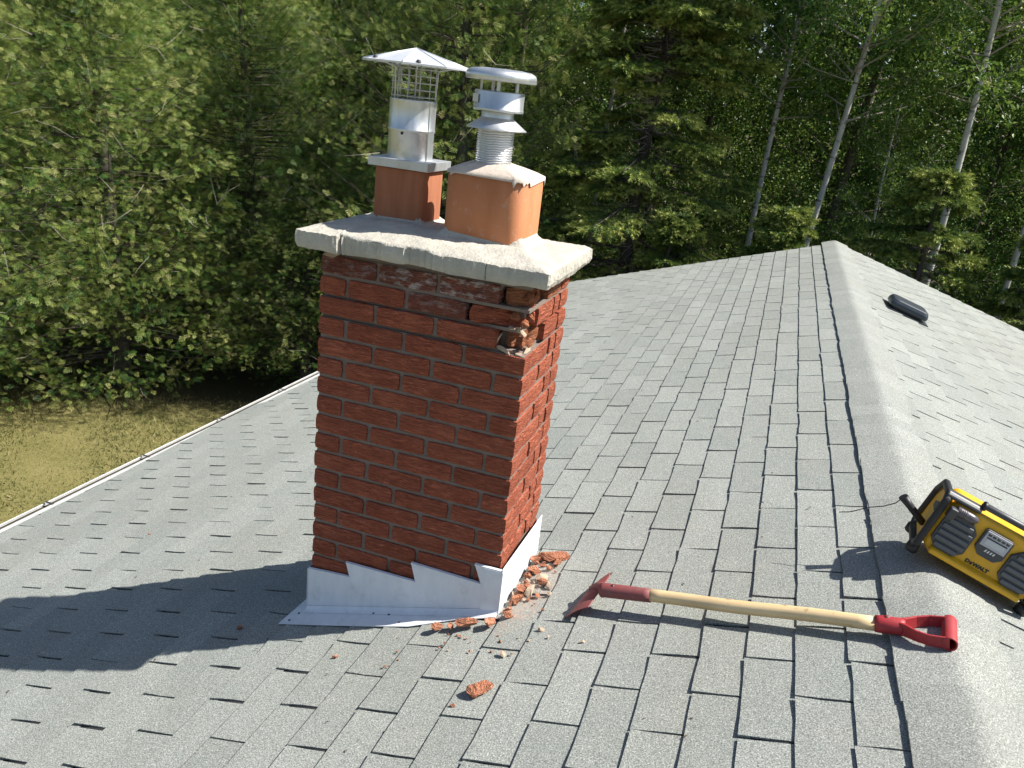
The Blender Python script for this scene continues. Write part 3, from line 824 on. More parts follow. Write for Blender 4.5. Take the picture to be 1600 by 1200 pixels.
# flashing: saw-toothed front, plain right side, apron on the roof
def rz_(x): return Z0 + S * x
front = [(-.692, rz_(-.692) + .006), (.012, rz_(.012) + .006), (.012, .016), (-.083, .014), (-.056, -.052), (-.305, -.049), (-.285, -.116), (-.546, -.121), (-.530, -.174), (-.692, -.189)]
pts = []
f = MB(); f.prism(front, -.0135, -.0115, 'y'); cpart(f, 'front_flashing', M['flash'])['label'] = 'saw toothed pale grey flashing on the shaded face'
# folded top lip catching the edges of the teeth
lip = MB()
for a, b in ((9, 8), (7, 6), (5, 4), (3, 2)):
    pa, pb_ = front[a], front[b]
    lip.add([(pa[0], -.0150, pa[1] + .001), (pb_[0], -.0150, pb_[1] + .001), (pb_[0], -.006, pb_[1] + .0025), (pa[0], -.006, pa[1] + .0025), (pa[0], -.0150, pa[1] - .004), (pb_[0], -.0150, pb_[1] - .004)], [(0, 1, 2, 3), (0, 4, 5, 1)])
cpart(lip, 'flashing_lip', M['flash'])
f = MB(); sidep = [(-.0155, rz_(0) + .008), (D_ + .004, rz_(0) + .008), (D_ + .004, .004), (.0, .024), (-.0155, .022)]
f.prism(sidep, .0118, .0138, 'x'); cpart(f, 'side_flashing', M['flash'])['label'] = 'sunlit pale flashing on the uphill face'
f = MB(); f.prism([(-.014, rz_(-.692) + .006), (D_, rz_(-.692) + .006), (D_, -.20), (-.014, -.19)], -.695, -.6935, 'x'); f.prism([(-.693, rz_(-.69)), (.0, rz_(0)), (.0, -.05), (-.693, -.25)], D_ + .005, D_ + .007, 'y'); cpart(f, 'rear_flashing', M['flash'])
f = MB(); f.box(-.048, .0155, -.0165, -.0140, rz_(-.02) + .012, .012); cpart(f, 'corner_strip', M['flash'])
ap = [(-.745, -.112), (-.60, -.113), (-.42, -.111), (-.26, -.106), (-.105, -.056), (.014, -.040), (.014, -.0145), (-.69, -.0145), (-.69, .02), (-.735, .06)]
f = MB(); n = len(ap)
def aph(x, y): return rz_(x) + .0125 
f.add([(x, y, aph(x, y)) for x, y in ap] + [(x, y, aph(x, y) - .002) for x, y in ap], [tuple(range(n)), tuple(range(n, 2 * n))[::-1]] + [(i, n + i, n + (i + 1) % n, (i + 1) % n) for i in range(n)])
# rounded fold between wall and apron
f.add([(x, y, rz_(x) + z) for x in (-.692, .013) for y, z in ((-.040, .0135), (-.030, .0148), (-.023, .0175), (-.0175, .0215), (-.0150, .027))], [(k, k + 1, 6 + k, 5 + k) for k in range(4)], True)
cpart(f, 'apron', M['flash'])
for x, y in ((-.715, -.09), (-.705, -.045), (-.42, -.035), (-.36, -.04), (-.30, -.085)):
    f = MB().lathe([(.0, .004), (.003, .003), (.0045, 0)], 8, (x, y)); f.v = [(a, b, c + aph(x, y)) for a, b, c in f.v]; cpart(f, 'nail', M['dark_metal'])

# ------------------------------------------------------------------ trees
def spray_template():
    """flat fan of scale-leaf branchlets, side / along / normal"""
    v = []; f = []
    def blade(x0, y0, x1, y1, w1, n0=0.0, n1=0.0):
        d = np.array([x1 - x0, y1 - y0]); d = d / np.linalg.norm(d); p = np.array([-d[1], d[0]]) * w1
        b = len(v); v.extend([(x0, y0, n0), (x1 - p[0], y1 - p[1], n1), (x1 + p[0], y1 + p[1], n1)]); f.append((b, b + 1, b + 2))
    blade(0, 0, 0, .235, .0055, 0, -.02)
    for i in range(6):
        y = .015 + .031 * i; L = .115 - .013 * i
        for sgn in (-1, 1):
            yy = y + (.014 if sgn > 0 else 0)
            blade(0, yy, sgn * L * .70, yy + L * .76, .0044, 0, -.016 + .022 * (i % 2))
    return np.array(v), np.array(f)
SPR_V, SPR_F = spray_template()
LEAF_V = np.array([(0, 0, 0), (.021, .028, .006), (0, .072, -.004), (-.021, .028, .006)]); LEAF_F = np.array([(0, 1, 2), (0, 2, 3)])

def cedar_parts(seed, h, R, nl=400, ns=96):
    r = np.random.default_rng(seed)
    zz = r.uniform(.0, 1.0, nl) ** .95; zb = h * (.02 + .93 * zz); az = r.uniform(0, 2 * np.pi, nl)
    env = R * np.clip(1 - zz ** 2.0, .04, 1) ** .8 * (1 + .16 * np.sin(az * 3 + seed) + r.normal(0, .09, nl))
    out = np.c_[np.cos(az), np.sin(az), np.zeros(nl)]
    A = np.c_[np.zeros((nl, 2)), zb]; Cc = A + out * env[:, None] + np.c_[np.zeros((nl, 2)), .30 * env + r.normal(.05, .18, nl)]
    Bm = A + out * env[:, None] * .55 + np.c_[np.zeros((nl, 2)), .05 * env]
    limb = polytubes(A, Bm, Cc, np.clip(.007 * env, .004, .016), .002)
    nc = 8; ci = np.repeat(np.arange(nl), nc); NC = len(ci); tc = r.beta(2.0, 1.05, NC) * 1.03
    Pc = np.where(tc[:, None] < .55, A[ci] + (Bm[ci] - A[ci]) * (tc / .55)[:, None], Bm[ci] + (Cc[ci] - Bm[ci]) * ((tc - .55) / .45)[:, None])
    tang = np.c_[-np.sin(az), np.cos(az), np.zeros(nl)]
    sc_ = r.normal(0, 1, NC); spread = (.13 + .25 * tc) * env[ci] * .42 + .06
    Pc = Pc + tang[ci] * (sc_ * spread)[:, None] + np.c_[np.zeros((NC, 2)), r.normal(-.03, .13, NC)] - out[ci] * (np.abs(sc_) * spread * .35)[:, None]
    dc = unit(out[ci] * r.uniform(.5, 1.1, NC)[:, None] + tang[ci] * (sc_ * .6 + r.normal(0, .4, NC))[:, None] + np.c_[np.zeros((NC, 2)), r.normal(.10, .4, NC)])
    ctone = r.normal(0, .10, NC); k_ = max(1, ns // nc); si = np.repeat(np.arange(NC), k_); N = len(si); li = ci[si]; t_ = tc[si]
    off = r.normal(0, 1, (N, 3)) * np.array([.085, .085, .06]); al = r.uniform(-.14, .14, N)
    P = Pc[si] + off + dc[si] * al[:, None]
    d = dc[si] + off * 5.0 + r.normal(0, .28, (N, 3)) + np.c_[np.zeros((N, 2)), np.full(N, -.10)]
    V, F = scatter(SPR_V, SPR_F, P, bases(d, r, np.array([0, 0, 1.1])), r.uniform(.26, .66, N))
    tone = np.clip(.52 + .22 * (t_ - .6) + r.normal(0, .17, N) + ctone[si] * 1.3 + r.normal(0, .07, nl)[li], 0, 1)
    dead = r.random(N) < .012; tone[dead] = 1
    nd = 260; ki = r.integers(0, NC, nd); DA = Pc[ki]; o2 = unit(dc[ki] + r.normal(0, .6, (nd, 3))); DC = DA + o2 * r.uniform(.2, .55, nd)[:, None]
    tw = polytubes(DA, (DA + DC) / 2 + r.normal(0, .035, DA.shape), DC, .0045, .0015, 3)
    return (V, F, np.repeat(tone, len(SPR_V))), limb, tw

def trunk_mb(h, r0, r1, bend, seed, n=12, segs=14):
    r = np.random.default_rng(seed); f = MB(); pts = []; rad = []
    for i in range(segs + 1):
        q = i / segs
        pts.append((bend[0] * q + .10 * math.sin(q * 5 + seed), bend[1] * q + .08 * math.cos(q * 4 + seed) - .08, q * h - .15)); rad.append((r0 + (r1 - r0) * q) * (1 + .25 * math.exp(-q * 18)) * (1 + r.normal(0, .03)))
    f.tube(pts, rad, n); return f, np.array(pts)

def broad_parts(seed, h, z_lo, R, nl=64, nt=7, nf=46, bend=(0, 0), bare=0.0):
    r = np.random.default_rng(seed)
    zb = z_lo + (h - z_lo) * r.uniform(0, 1, nl) ** 1.1; az = r.uniform(0, 2 * np.pi, nl); q = (zb - z_lo) / (h - z_lo)
    L = R * (1.05 - .75 * q) * r.uniform(.55, 1.1, nl); out = np.c_[np.cos(az), np.sin(az), r.uniform(.25, .9, nl)]
    A = np.c_[bend[0] * zb / h, bend[1] * zb / h, zb]; Cc = A + unit(out) * L[:, None]; Bm = (A + Cc) / 2 + np.c_[np.zeros((nl, 2)), -.05 * L]
    limb = polytubes(A, Bm, Cc, np.clip(.009 * L, .006, .022), .003)
    ti = np.repeat(np.arange(nl), nt); t_ = r.uniform(.3, 1.0, len(ti)); TA = A[ti] + (Cc - A)[ti] * t_[:, None]
    td = unit(out[ti] + r.normal(0, .75, (len(ti), 3))); TL = L[ti] * r.uniform(.22, .5, len(ti)); TC = TA + td * TL[:, None]
    twig = polytubes(TA, (TA + TC) / 2 + r.normal(0, .03, TA.shape), TC, .006, .002, 3)
    li = np.repeat(np.arange(len(ti)), nf); N = len(li); u = r.uniform(.1, 1.1, N)
    P = TA[li] + (TC - TA)[li] * u[:, None] + r.normal(0, 1, (N, 3)) * (.06 + .10 * TL[li])[:, None]
    d = td[li] * .6 + r.normal(0, .8, (N, 3)) + np.array([0, 0, -.35])
    keep = r.random(N) > bare
    P, d, li = P[keep], d[keep], li[keep]; N = len(P)
    V, F = scatter(LEAF_V, LEAF_F, P, bases(d, r, np.array([0, 0, 1.2])), r.uniform(.65, 1.25, N))
    tone = np.clip(.42 + r.normal(0, .17, N) + r.normal(0, .08, len(ti))[li], 0, 1)
    return (V, F, np.repeat(tone, 4)), join([limb, twig])[:2]

def needle_template():
    v = []; f = []
    for k in range(9):                       # bottlebrush twig
        y = .018 + .105 * k / 9; a = k * 2.4
        for b_ in (0, math.pi):
            c, s_ = math.cos(a + b_), math.sin(a + b_); L = .030 * (1 - .35 * k / 9); b = len(v)
            v.extend([(c * .001 - s_ * .0035, y - .004, s_ * .001 + c * .0035), (c * .001 + s_ * .0035, y + .006, s_ * .001 - c * .0035), (c * L, y + .026, s_ * L)]); f.append((b, b + 1, b + 2))
    b = len(v); v.extend([(-.004, 0, 0), (.004, 0, 0), (.0, .15, .0)]); f.append((b, b + 1, b + 2))
    return np.array(v), np.array(f)
NED_V, NED_F = needle_template()
def spruce_parts(seed, h, R, nb=130, nsec=17, ntw=5, z_lo=.7):
    r = np.random.default_rng(seed); q = np.sort(r.uniform(0, 1, nb)); zb = z_lo + (h - z_lo) * q; az = np.arange(nb) * 2.399 + r.normal(0, .35, nb)
    L = R * (1 - q) ** .8 * r.uniform(.55, 1.15, nb) + .15; out = np.c_[np.cos(az), np.sin(az), np.zeros(nb)]
    tang = np.c_[-np.sin(az), np.cos(az), np.zeros(nb)]
    def axis(i, t_): return np.c_[np.zeros((len(i), 2)), zb[i]] + out[i] * (L[i] * t_)[:, None] + np.c_[np.zeros((len(i), 2)), L[i] * (.10 * t_ - .42 * t_ ** 2 + .24 * t_ ** 3)]
    ii = np.arange(nb); limb = polytubes(axis(ii, np.zeros(nb)), axis(ii, np.full(nb, .5)), axis(ii, np.ones(nb)), np.clip(.014 * L, .006, .03), .004)
    si = np.repeat(ii, nsec); ts = np.tile(np.linspace(.34, 1.0, nsec), nb) + r.normal(0, .015, len(si)); sg = np.where(np.arange(len(si)) % 2, 1.0, -1.0)
    SA = axis(si, ts); SL = L[si] * (.42 * (1.12 - ts)) * r.uniform(.7, 1.15, len(si)) + .10
    sd = unit(tang[si] * (sg * r.uniform(.55, 1.0, len(si)))[:, None] + out[si] * r.uniform(.55, .95, len(si))[:, None] + np.c_[np.zeros((len(si), 2)), r.normal(-.10, .12, len(si))])
    SC = SA + sd * SL[:, None] + np.c_[np.zeros((len(si), 2)), -.14 * SL]
    sec = polytubes(SA, (SA + SC) / 2 + np.c_[np.zeros((len(si), 2)), .02 * SL], SC, .005, .002, 3)
    ni = np.repeat(np.arange(len(si)), ntw * 2); tn = np.tile(np.linspace(.08, 1.0, ntw * 2), len(si)); N = len(ni); g2 = np.where(np.arange(N) % 2, 1.0, -1.0)
    P = SA[ni] + (SC - SA)[ni] * tn[:, None] + r.normal(0, .008, (N, 3))
    lat = np.cross(sd[ni], np.array([0, 0, 1.0])); d = sd[ni] * r.uniform(.6, 1.0, N)[:, None] + lat * (g2 * r.uniform(.2, .9, N))[:, None] + np.c_[np.zeros((N, 2)), r.normal(-.12, .22, N)]
    V, F = scatter(NED_V, NED_F, P, bases(d, r), r.uniform(1.0, 1.75, N))
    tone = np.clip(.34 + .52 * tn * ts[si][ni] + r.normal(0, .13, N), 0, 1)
    # dead inner twigs
    nd = 420; zi = r.uniform(.3, h * .8, nd); a2 = r.uniform(0, 2 * np.pi, nd); l2 = r.uniform(.3, 1.1, nd) * np.clip(1.15 - zi / h, .2, 1)
    o2 = np.c_[np.cos(a2), np.sin(a2), r.normal(-.1, .25, nd)]; DA = np.c_[np.zeros((nd, 2)), zi] + o2 * .05; DC = DA + o2 * l2[:, None]
    dead = polytubes(DA, (DA + DC) / 2 + r.normal(0, .05, DA.shape), DC, .006, .002, 3)
    return (V, F, np.repeat(tone, len(NED_V))), join([limb, sec])[:2], dead

def build_tree(name, trunk, tm, crown, cm, limbs=None, lm=None, dead=None):
    root = empty(name); trunk.build('trunk', tm, root)
    if limbs is not None: tag(link(bpy.data.objects.new('branches', tri_mesh('branches', limbs[0], limbs[1], lm or tm)), root), kind='stuff')
    if dead is not None: tag(link(bpy.data.objects.new('dead_twigs', tri_mesh('dead_twigs', dead[0], dead[1], M['twig'])), root), kind='stuff')
    tag(link(bpy.data.objects.new('crown', tri_mesh('crown', *crown[:2], cm, crown[2])), root), kind='stuff')
    return root
protos = {'cedar': [], 'birch': [], 'broad': [], 'spruce': []}
for sd_, h, R in ((1, 7.6, 2.3), (2, 7.2, 2.2), (3, 7.9, 2.4)):
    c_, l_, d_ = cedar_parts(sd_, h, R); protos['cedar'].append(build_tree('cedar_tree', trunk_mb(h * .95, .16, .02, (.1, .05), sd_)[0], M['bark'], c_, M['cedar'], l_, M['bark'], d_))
for sd_, h, bend in ((11, 12.5, (.5, .2)), (12, 11.5, (-.35, .3))):
    c_, l_ = broad_parts(sd_, h, 5.3, 2.0, 50, 7, 52, bend); protos['birch'].append(build_tree('birch_tree', trunk_mb(h, .062, .018, bend, sd_)[0], M['birch'], c_, M['leaf'], l_, M['twig']))
for sd_, h in ((21, 8.6), (22, 9.8)):
    c_, l_ = broad_parts(sd_, h, .5, 2.9, 96, 8, 46); protos['broad'].append(build_tree('broadleaf_tree', trunk_mb(h, .12, .02, (.3, .1), sd_)[0], M['bark'], c_, M['leaf'], l_))
for sd_, h, R in ((31, 8.6, 2.4), (32, 5.1, 1.75)):
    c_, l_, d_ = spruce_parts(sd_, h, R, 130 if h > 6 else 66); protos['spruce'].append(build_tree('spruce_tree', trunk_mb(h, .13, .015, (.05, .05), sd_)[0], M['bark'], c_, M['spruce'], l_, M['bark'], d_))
used = set()
def plant(kind, v, x, y, rot, sc, label, cat, group, zs=1.0):
    p = protos[kind][v]
    if (kind, v) in used: o = copy_tree(p)
    else: o = p; used.add((kind, v))
    o.location = (x, y, GZ); o.rotation_euler = (0, 0, rot); o.scale = (sc, sc, sc * zs)
    tag(o, label, cat, group); return o
CG, BG, SG, WG = 'cedars of the tall hedge', 'pale trunked trees behind the roof', 'spruces behind the far gable', 'leafy trees of the wood behind'
for i, (v, x, y, rot, sc, lab) in enumerate([
        (0, -10.6, 6.0, .3, 1.0, 'tall dense cedar in the hedge at the left edge of the picture'),
        (1, -9.4, 8.1, 2.1, 1.05, 'second cedar from the left in the hedge, behind the sunny lawn corner'),
        (2, -8.4, 10.5, 4.0, 1.0, 'third cedar from the left in the hedge, beside the chimney crown'),
        (1, -8.2, 13.3, 5.2, 1.05, 'cedar of the hedge just left of the pointed metal hat'),
        (0, -7.2, 15.5, 3.3, 1.1, 'farthest cedar of the hedge, behind the two metal pipes'),
        (2, -11.6, 3.8, 1.0, 1.0, 'cedar cut off by the left edge of the picture'),
        (1, -13.4, 8.4, 1.7, 1.12, 'cedar in the second row behind the hedge at upper left'),
        (2, -12.3, 11.2, .6, 1.15, 'cedar in the second row behind the hedge, above the lawn corner'),
        (0, -11.2, 14.0, 2.9, 1.2, 'cedar in the second row at the top, left of the chimney'),
        (2, -4.5, 10.6, 2.2, 1.08, 'tall shaded cedar nearest the chimney, behind the clay flues'),
        (1, -5.9, 17.2, 1.2, 1.15, 'cedar far back above the ribbed flue liner'),
        (0, -6.7, 9.9, 4.6, .74, 'low dark cedar beside the chimney brickwork, above the eave')]):
    plant('cedar', v, x, y, rot, sc, lab, 'cedar tree', CG, (.95, .95, .98, 1.0, 1.05, .95, 1.05, 1.1, 1.1, 1.16, 1.1, .80)[i])
for i, (v, x, y, rot, sc, lab) in enumerate([
        (0, .98, 12.0, .2, 1.0, 'brightest pale trunk, rising behind the ridge end of the roof'),
        (1, .22, 13.0, 2.2, 1.0, 'slender pale trunk left of the brightest one'),
        (1, -2.75, 13.0, 4.4, .9, 'pale trunk right of the round flue cap'),
        (0, 2.35, 13.2, 3.0, .55, 'thinnest pale trunk right of the brightest one'),
        (1, 2.95, 12.0, 5.3, 1.1, 'thick pale trunk near the upper right corner'),
        (0, 4.6, 14.0, 1.0, 1.05, 'pale trunked tree at the right edge of the picture')]):
    plant('birch', v, x, y, rot, sc, lab, 'birch tree', BG)
for i, (v, x, y, rot, sc, lab) in enumerate([
        (1, 2.6, 10.5, .4, .98, 'young spruce with sunlit boughs above the right roof slope'),
        (1, .70, 10.0, 1.9, .84, 'small spruce whose boughs hang over the ridge end'),
        (1, 4.15, 10.3, 3.9, .90, 'young spruce at the right edge beyond the gable'),
        (0, -1.6, 11.4, 2.6, 1.12, 'dark spruce between the flue cap and the pale trunks'),
        (1, -.75, 9.9, 5.0, .78, 'small spruce just left of the ridge end')]):
    plant('spruce', v, x, y, rot, sc, lab, 'spruce tree', SG)
kk = 0
bl = [(0, -13.5, 11.5), (1, -11, 13.6), (0, -7.8, 14.6), (1, -4.8, 14.2), (0, -1.2, 15.4), (1, 1.6, 15.2), (0, 4.3, 16.2), (1, 6.9, 14.6), (0, -15.8, 8.6), (1, -9.4, 17.5), (0, -5.6, 17.8), (1, -2.6, 18.6), (0, .6, 18.4), (1, 3.2, 18.8), (0, 6.2, 18.6), (1, -13.8, 16.2), (0, 9.4, 15.2), (1, -18.5, 11.2)]
r_ = np.random.default_rng(77)
ORD = ('first', 'second', 'third', 'fourth', 'fifth', 'sixth', 'seventh', 'eighth', 'ninth', 'tenth')
rows = {'nearer row': sorted([q for q in bl if q[2] < 15.8], key=lambda q: q[1] / (q[2] + 2.2)), 'farther row': sorted([q for q in bl if q[2] >= 15.8], key=lambda q: q[1] / (q[2] + 2.2))}
for rname, lst in rows.items():
    for i, (v, x, y) in enumerate(lst):
        plant('broad', v, x, y, float(r_.uniform(0, 6.28)), float(r_.uniform(.85, 1.15)), 'leafy tree of the wood behind, %s from the left in the %s' % (ORD[i], rname), 'tree', WG)
# far wood closing the view
r_ = np.random.default_rng(8); N = 130000
a = r_.uniform(-1.45, .95, N); rad = r_.uniform(24, 29, N); P = np.c_[rad * np.sin(a), rad * np.cos(a), GZ + 17 * r_.uniform(0, 1, N) + 1.5 * np.sin(a * 17)]
V, F = scatter(LEAF_V * 5.4, LEAF_F, P, bases(r_.normal(size=(N, 3)), r_), r_.uniform(.7, 1.3, N))
tag(link(bpy.data.objects.new('distant_wood', tri_mesh('distant_wood', V, F, M['leaf'], np.repeat(np.clip(r_.normal(.35, .18, N), 0, 1), 4)))), 'far dark wood closing the view between the trees', 'wood', kind='stuff')

# ------------------------------------------------------------------ roof vent on the right slope
SL = math.atan(S)
vx, vy = 1.73, 5.02
vent = empty('roof_vent', roof_pt(vx, vy, .008), (0, SL, 0)); vent.scale = (.84, .84, .9); tag(vent, 'low dark slate coloured roof vent on the right hand slope', 'roof vent')
MB().box(-.21, .21, -.20, .20, .001, .006).build('base_plate', M['vent'], vent)
MB().prism([(-.135, .006), (.135, .006), (.135, .045), (-.135, .045)], -.13, .13, 'y').build('throat', M['black'], vent)
hood = MB(); hp = rrect(-.185, .185, -.165, .165, .05, 6); n = len(hp); vs = []
for s_, z in ((1.0, .030), (1.01, .050), (.99, .068), (.90, .094), (.78, .100)): vs += [(x * s_, y * s_, z) for x, y in hp]
hood.add(vs, [(k * n + i, k * n + (i + 1) % n, (k + 1) * n + (i + 1) % n, (k + 1) * n + i) for k in range(4) for i in range(n)] + [tuple(range(n))[::-1], tuple(range(4 * n, 5 * n))], False)
hood.build('hood', M['vent'], vent, bevel=.004)

# ------------------------------------------------------------------ shovel
A0, A1 = Vector((.3372, .0326, .0231)), Vector((1.0931, -.0743, .2226)); ax = (A1 - A0).normalized(); LEN = (A1 - A0).length
sh = empty('shovel', A0); tag(sh, 'wooden handled red scraper shovel with D grip lying by the chimney', 'shovel')
sh.rotation_euler = ax.to_track_quat('X', 'Z').to_euler(); sq = ax.to_track_quat('X', 'Z')
def to_local(p): return sq.inverted() @ (Vector(p) - A0)
f = MB(); f.tube([(.125 + (LEN - .125) * i / 12, .0012 * math.sin(i * .9), .0012 * math.cos(i * .7)) for i in range(13)], .0195, 20); f.build('shaft', M['wood'], sh)
f = MB(); f.tube([(-.012, 0, -.002), (.0, 0, 0), (.05, 0, 0), (.13, 0, 0), (.150, 0, 0)], [.0225, .0225, .0222, .0212, .0206], 20); so = f.build('socket', M['red_worn'], sh)
MB().lathe([(0, .003), (.004, .002), (.005, 0)], 8).build('rivet', M['steel_edge'], so).matrix_local = Matrix.Translation((.03, -.004, .0215))
N_, F_ = Vector((.236, -.032, rz_(.236) + .0105)), Vector((.322, .258, rz_(.322) + .0105))
Ns, Fs = Vector((.303, -.028, rz_(.303) + .052)), Vector((.329, .150, rz_(.329) + .060))
bp = []; nu, nv = 13, 6
for j in range(nv + 1):
    q = j / nv
    for i in range(nu + 1):
        u = i / nu; e = N_.lerp(F_, u); b_ = Ns.lerp(Fs, u); c_ = 4 * u * (1 - u)
        e = e + Vector((-.006, 0, .0)) * c_
        b_ = b_ + Vector((.004, 0, .012)) * c_
        p = e.lerp(b_, q) + Vector((-.010, 0, .010)) * math.sin(q * math.pi) * (.4 + .6 * c_)
        bp.append(p)
f = MB(); k = nu + 1; loc = [to_local(p) for p in bp]; nrm = to_local(A0 + Vector((.85, 0, -.52)).normalized())
loc2 = [p + nrm * .0028 for p in loc]; n = len(loc)
f.add(loc + loc2, [(j * k + i, j * k + i + 1, (j + 1) * k + i + 1, (j + 1) * k + i) for j in range(nv) for i in range(nu)] + [(n + j * k + i, n + (j + 1) * k + i, n + (j + 1) * k + i + 1, n + j * k + i + 1) for j in range(nv) for i in range(nu)]
      + [(i, n + i, n + i + 1, i + 1) for i in range(nu)] + [(nv * k + i, nv * k + i + 1, n + nv * k + i + 1, n + nv * k + i) for i in range(nu)]
      + [(j * k, (j + 1) * k, n + (j + 1) * k, n + j * k) for j in range(nv)] + [(j * k + nu, n + j * k + nu, n + (j + 1) * k + nu, (j + 1) * k + nu) for j in range(nv)], False)
bl_ = f.build('blade', M['red_worn'], sh)
f = MB(); f.tube([p + nrm * .0014 for p in loc[:k]], .0028, 6); f.build('cutting_edge', M['steel_edge'], bl_)
f = MB(); f.tube([loc[3 * k + 6], loc[5 * k + 7], (.02, 0, 0)], [.008, .014, .0215], 12); f.build('neck', M['red_worn'], sh)
E_ = LEN
grip = MB()
grip.tube([(E_ - .012, 0, 0), (E_ + .0, 0, 0), (E_ + .05, 0, 0), (E_ + .062, 0, 0)], [.0225, .0235, .0225, .018], 18)
g_o = grip.build('grip_collar', M['red'], sh)
for sg in (-1, 1):
    f = MB(); pts = [(E_ + .040, sg * .006, 0), (E_ + .062, sg * .016, .0), (E_ + .088, sg * .037, 0), (E_ + .118, sg * .050, 0), (E_ + .165, sg * .054, 0)]
    vs = []
    for i, p in enumerate(pts):
        wd = (.010, .010, .008, .007, .007)[i]; ht = (.019, .018, .016, .0155, .0165)[i]
        vs += [(p[0], p[1] - wd / 2, -ht), (p[0], p[1] + wd / 2, -ht), (p[0], p[1] + wd / 2, ht), (p[0], p[1] - wd / 2, ht)]
    f.add(vs, [(i * 4 + a_, i * 4 + (a_ + 1) % 4, (i + 1) * 4 + (a_ + 1) % 4, (i + 1) * 4 + a_) for i in range(4) for a_ in range(4)] + [(3, 2, 1, 0), (16, 17, 18, 19)])
    f.build('grip_arm', M['red'], sh, bevel=.002)
bar = MB(); bar.add([], []); prof = []
vs = []; nb_ = 20
for (rr, yy) in ((.0155, -.0585), (.0185, -.060), (.0190, -.056), (.0175, 0), (.0190, .056), (.0185, .060), (.0155, .0585), (.0135, .02), (.0135, -.02), (.0155, -.0585)):
    vs += [(E_ + .165 + rr * math.cos(2 * math.pi * q / nb_), yy, rr * math.sin(2 * math.pi * q / nb_)) for q in range(nb_)]
bar.add(vs, [(i * nb_ + q, i * nb_ + (q + 1) % nb_, (i + 1) * nb_ + (q + 1) % nb_, (i + 1) * nb_ + q) for i in range(9) for q in range(nb_)], True)
bar.build('hand_bar', M['red'], sh)
MB().lathe([(0, .004), (.006, .003), (.0075, 0)], 10).build('rivet', M['red_worn'], g_o).matrix_local = Matrix.Translation((E_ + .018, .003, .022))

# ------------------------------------------------------------------ jobsite radio
rx, ry = 1.362, .275
rad_ = empty('radio', (rx, ry, RZ - S * (rx - RX) + .0195), (0, SL, RAD(-6))); rad_.scale = (.91, .93, .81); tag(rad_, 'yellow and black jobsite radio sitting across the roof ridge', 'radio')
TILT = .10
def fy(z): return .010 + TILT * z       # front plane leans back
oct_ = [(-.175, .045), (-.145, .022), (.145, .022), (.175, .045), (.180, .19), (.150, .238), (-.150, .238), (-.180, .19)]
f = MB(); n = len(oct_)
f.add([(x, fy(z), z) for x, z in oct_] + [(x, .185, z) for x, z in oct_], [tuple(range(n)), tuple(range(n, 2 * n))[::-1]] + [(i, n + i, n + (i + 1) % n, (i + 1) % n) for i in range(n)])
body = f.build('body', M['yellow'], rad_, bevel=.014, seg=4)
f = MB()   # front yellow frame ridge at the foot
f.add([(-.150, -.012, .030), (.150, -.012, .030), (.150, -.012, .048), (-.150, -.012, .048), (-.150, .03, .022), (.150, .03, .022), (.150, .03, .060), (-.150, .03, .060)], [(0, 1, 2, 3), (0, 4, 5, 1), (3, 2, 6, 7), (1, 5, 6, 2), (0, 3, 7, 4)]); f.build('lower_bumper', M['yellow'], rad_, bevel=.006)
def hexa(cx, cz, w_, h_, c_): return [(cx - w_ + c_, cz - h_), (cx + w_ - c_, cz - h_), (cx + w_, cz - h_ + c_ * 1.2), (cx + w_, cz + h_ - c_ * 1.2), (cx + w_ - c_, cz + h_), (cx - w_ + c_, cz + h_), (cx - w_, cz + h_ - c_ * 1.2), (cx - w_, cz - h_ + c_ * 1.2)]
def front_plate(poly, d0, d1, name, mat, parent, bevel=.002):
    n = len(poly); f = MB()
    f.add([(x, fy(z) - d1, z) for x, z in poly] + [(x, fy(z) - d0, z) for x, z in poly], [tuple(range(n)), tuple(range(n, 2 * n))[::-1]] + [(i, n + i, n + (i + 1) % n, (i + 1) % n) for i in range(n)])
    return f.build(name, mat, parent, bevel=bevel)
for sg in (-1, 1):
    sp = front_plate(hexa(sg * .112, .125, .055, .074, .026), -.004, .010, 'speaker', M['charcoal'], rad_, .003)
    for k in range(5):
        z = .070 + .026 * k; hw = .038 if k in (0, 4) else .048
        front_plate([(sg * .112 - hw, z - .0085), (sg * .112 + hw, z - .0085), (sg * .112 + hw, z + .0085), (sg * .112 - hw, z + .0085)], .004, .0165, 'grille_slat', M['grille'], sp, .003)
dp_ = front_plate([(-.026, .110), (.026, .110), (.046, .132), (.046, .205), (.040, .212), (-.040, .212), (-.046, .205), (-.046, .132)], -.004, .014, 'display_panel', M['charcoal'], rad_, .003)
front_plate([(-.040, .150), (.040, .150), (.040, .208), (-.040, .208)], .012, .0165, 'bezel', M['bezel'], dp_, .0015)
front_plate([(-.030, .160), (.030, .160), (.030, .182), (-.030, .182)], .0155, .0178, 'screen', M['screen'], dp_, .0008)
front_plate([(-.033, .1825), (.033, .1825), (.033, .1865), (-.033, .1865)], .0155, .0180, 'screen_hood', M['black'], dp_, .0005)
for k in range(5): front_plate([(-.034 + .0145 * k, .192), (-.0235 + .0145 * k, .192), (-.0235 + .0145 * k, .202), (-.034 + .0145 * k, .202)], .0155, .0185, 'button', M['charcoal'], dp_, .001)
for k in range(4): front_plate([(-.016 + .009 * k, .133), (-.011 + .009 * k, .133), (-.009 + .009 * k, .143), (-.013 + .009 * k, .143)], .0135, .0145, 'symbol', M['print'], dp_, 0)
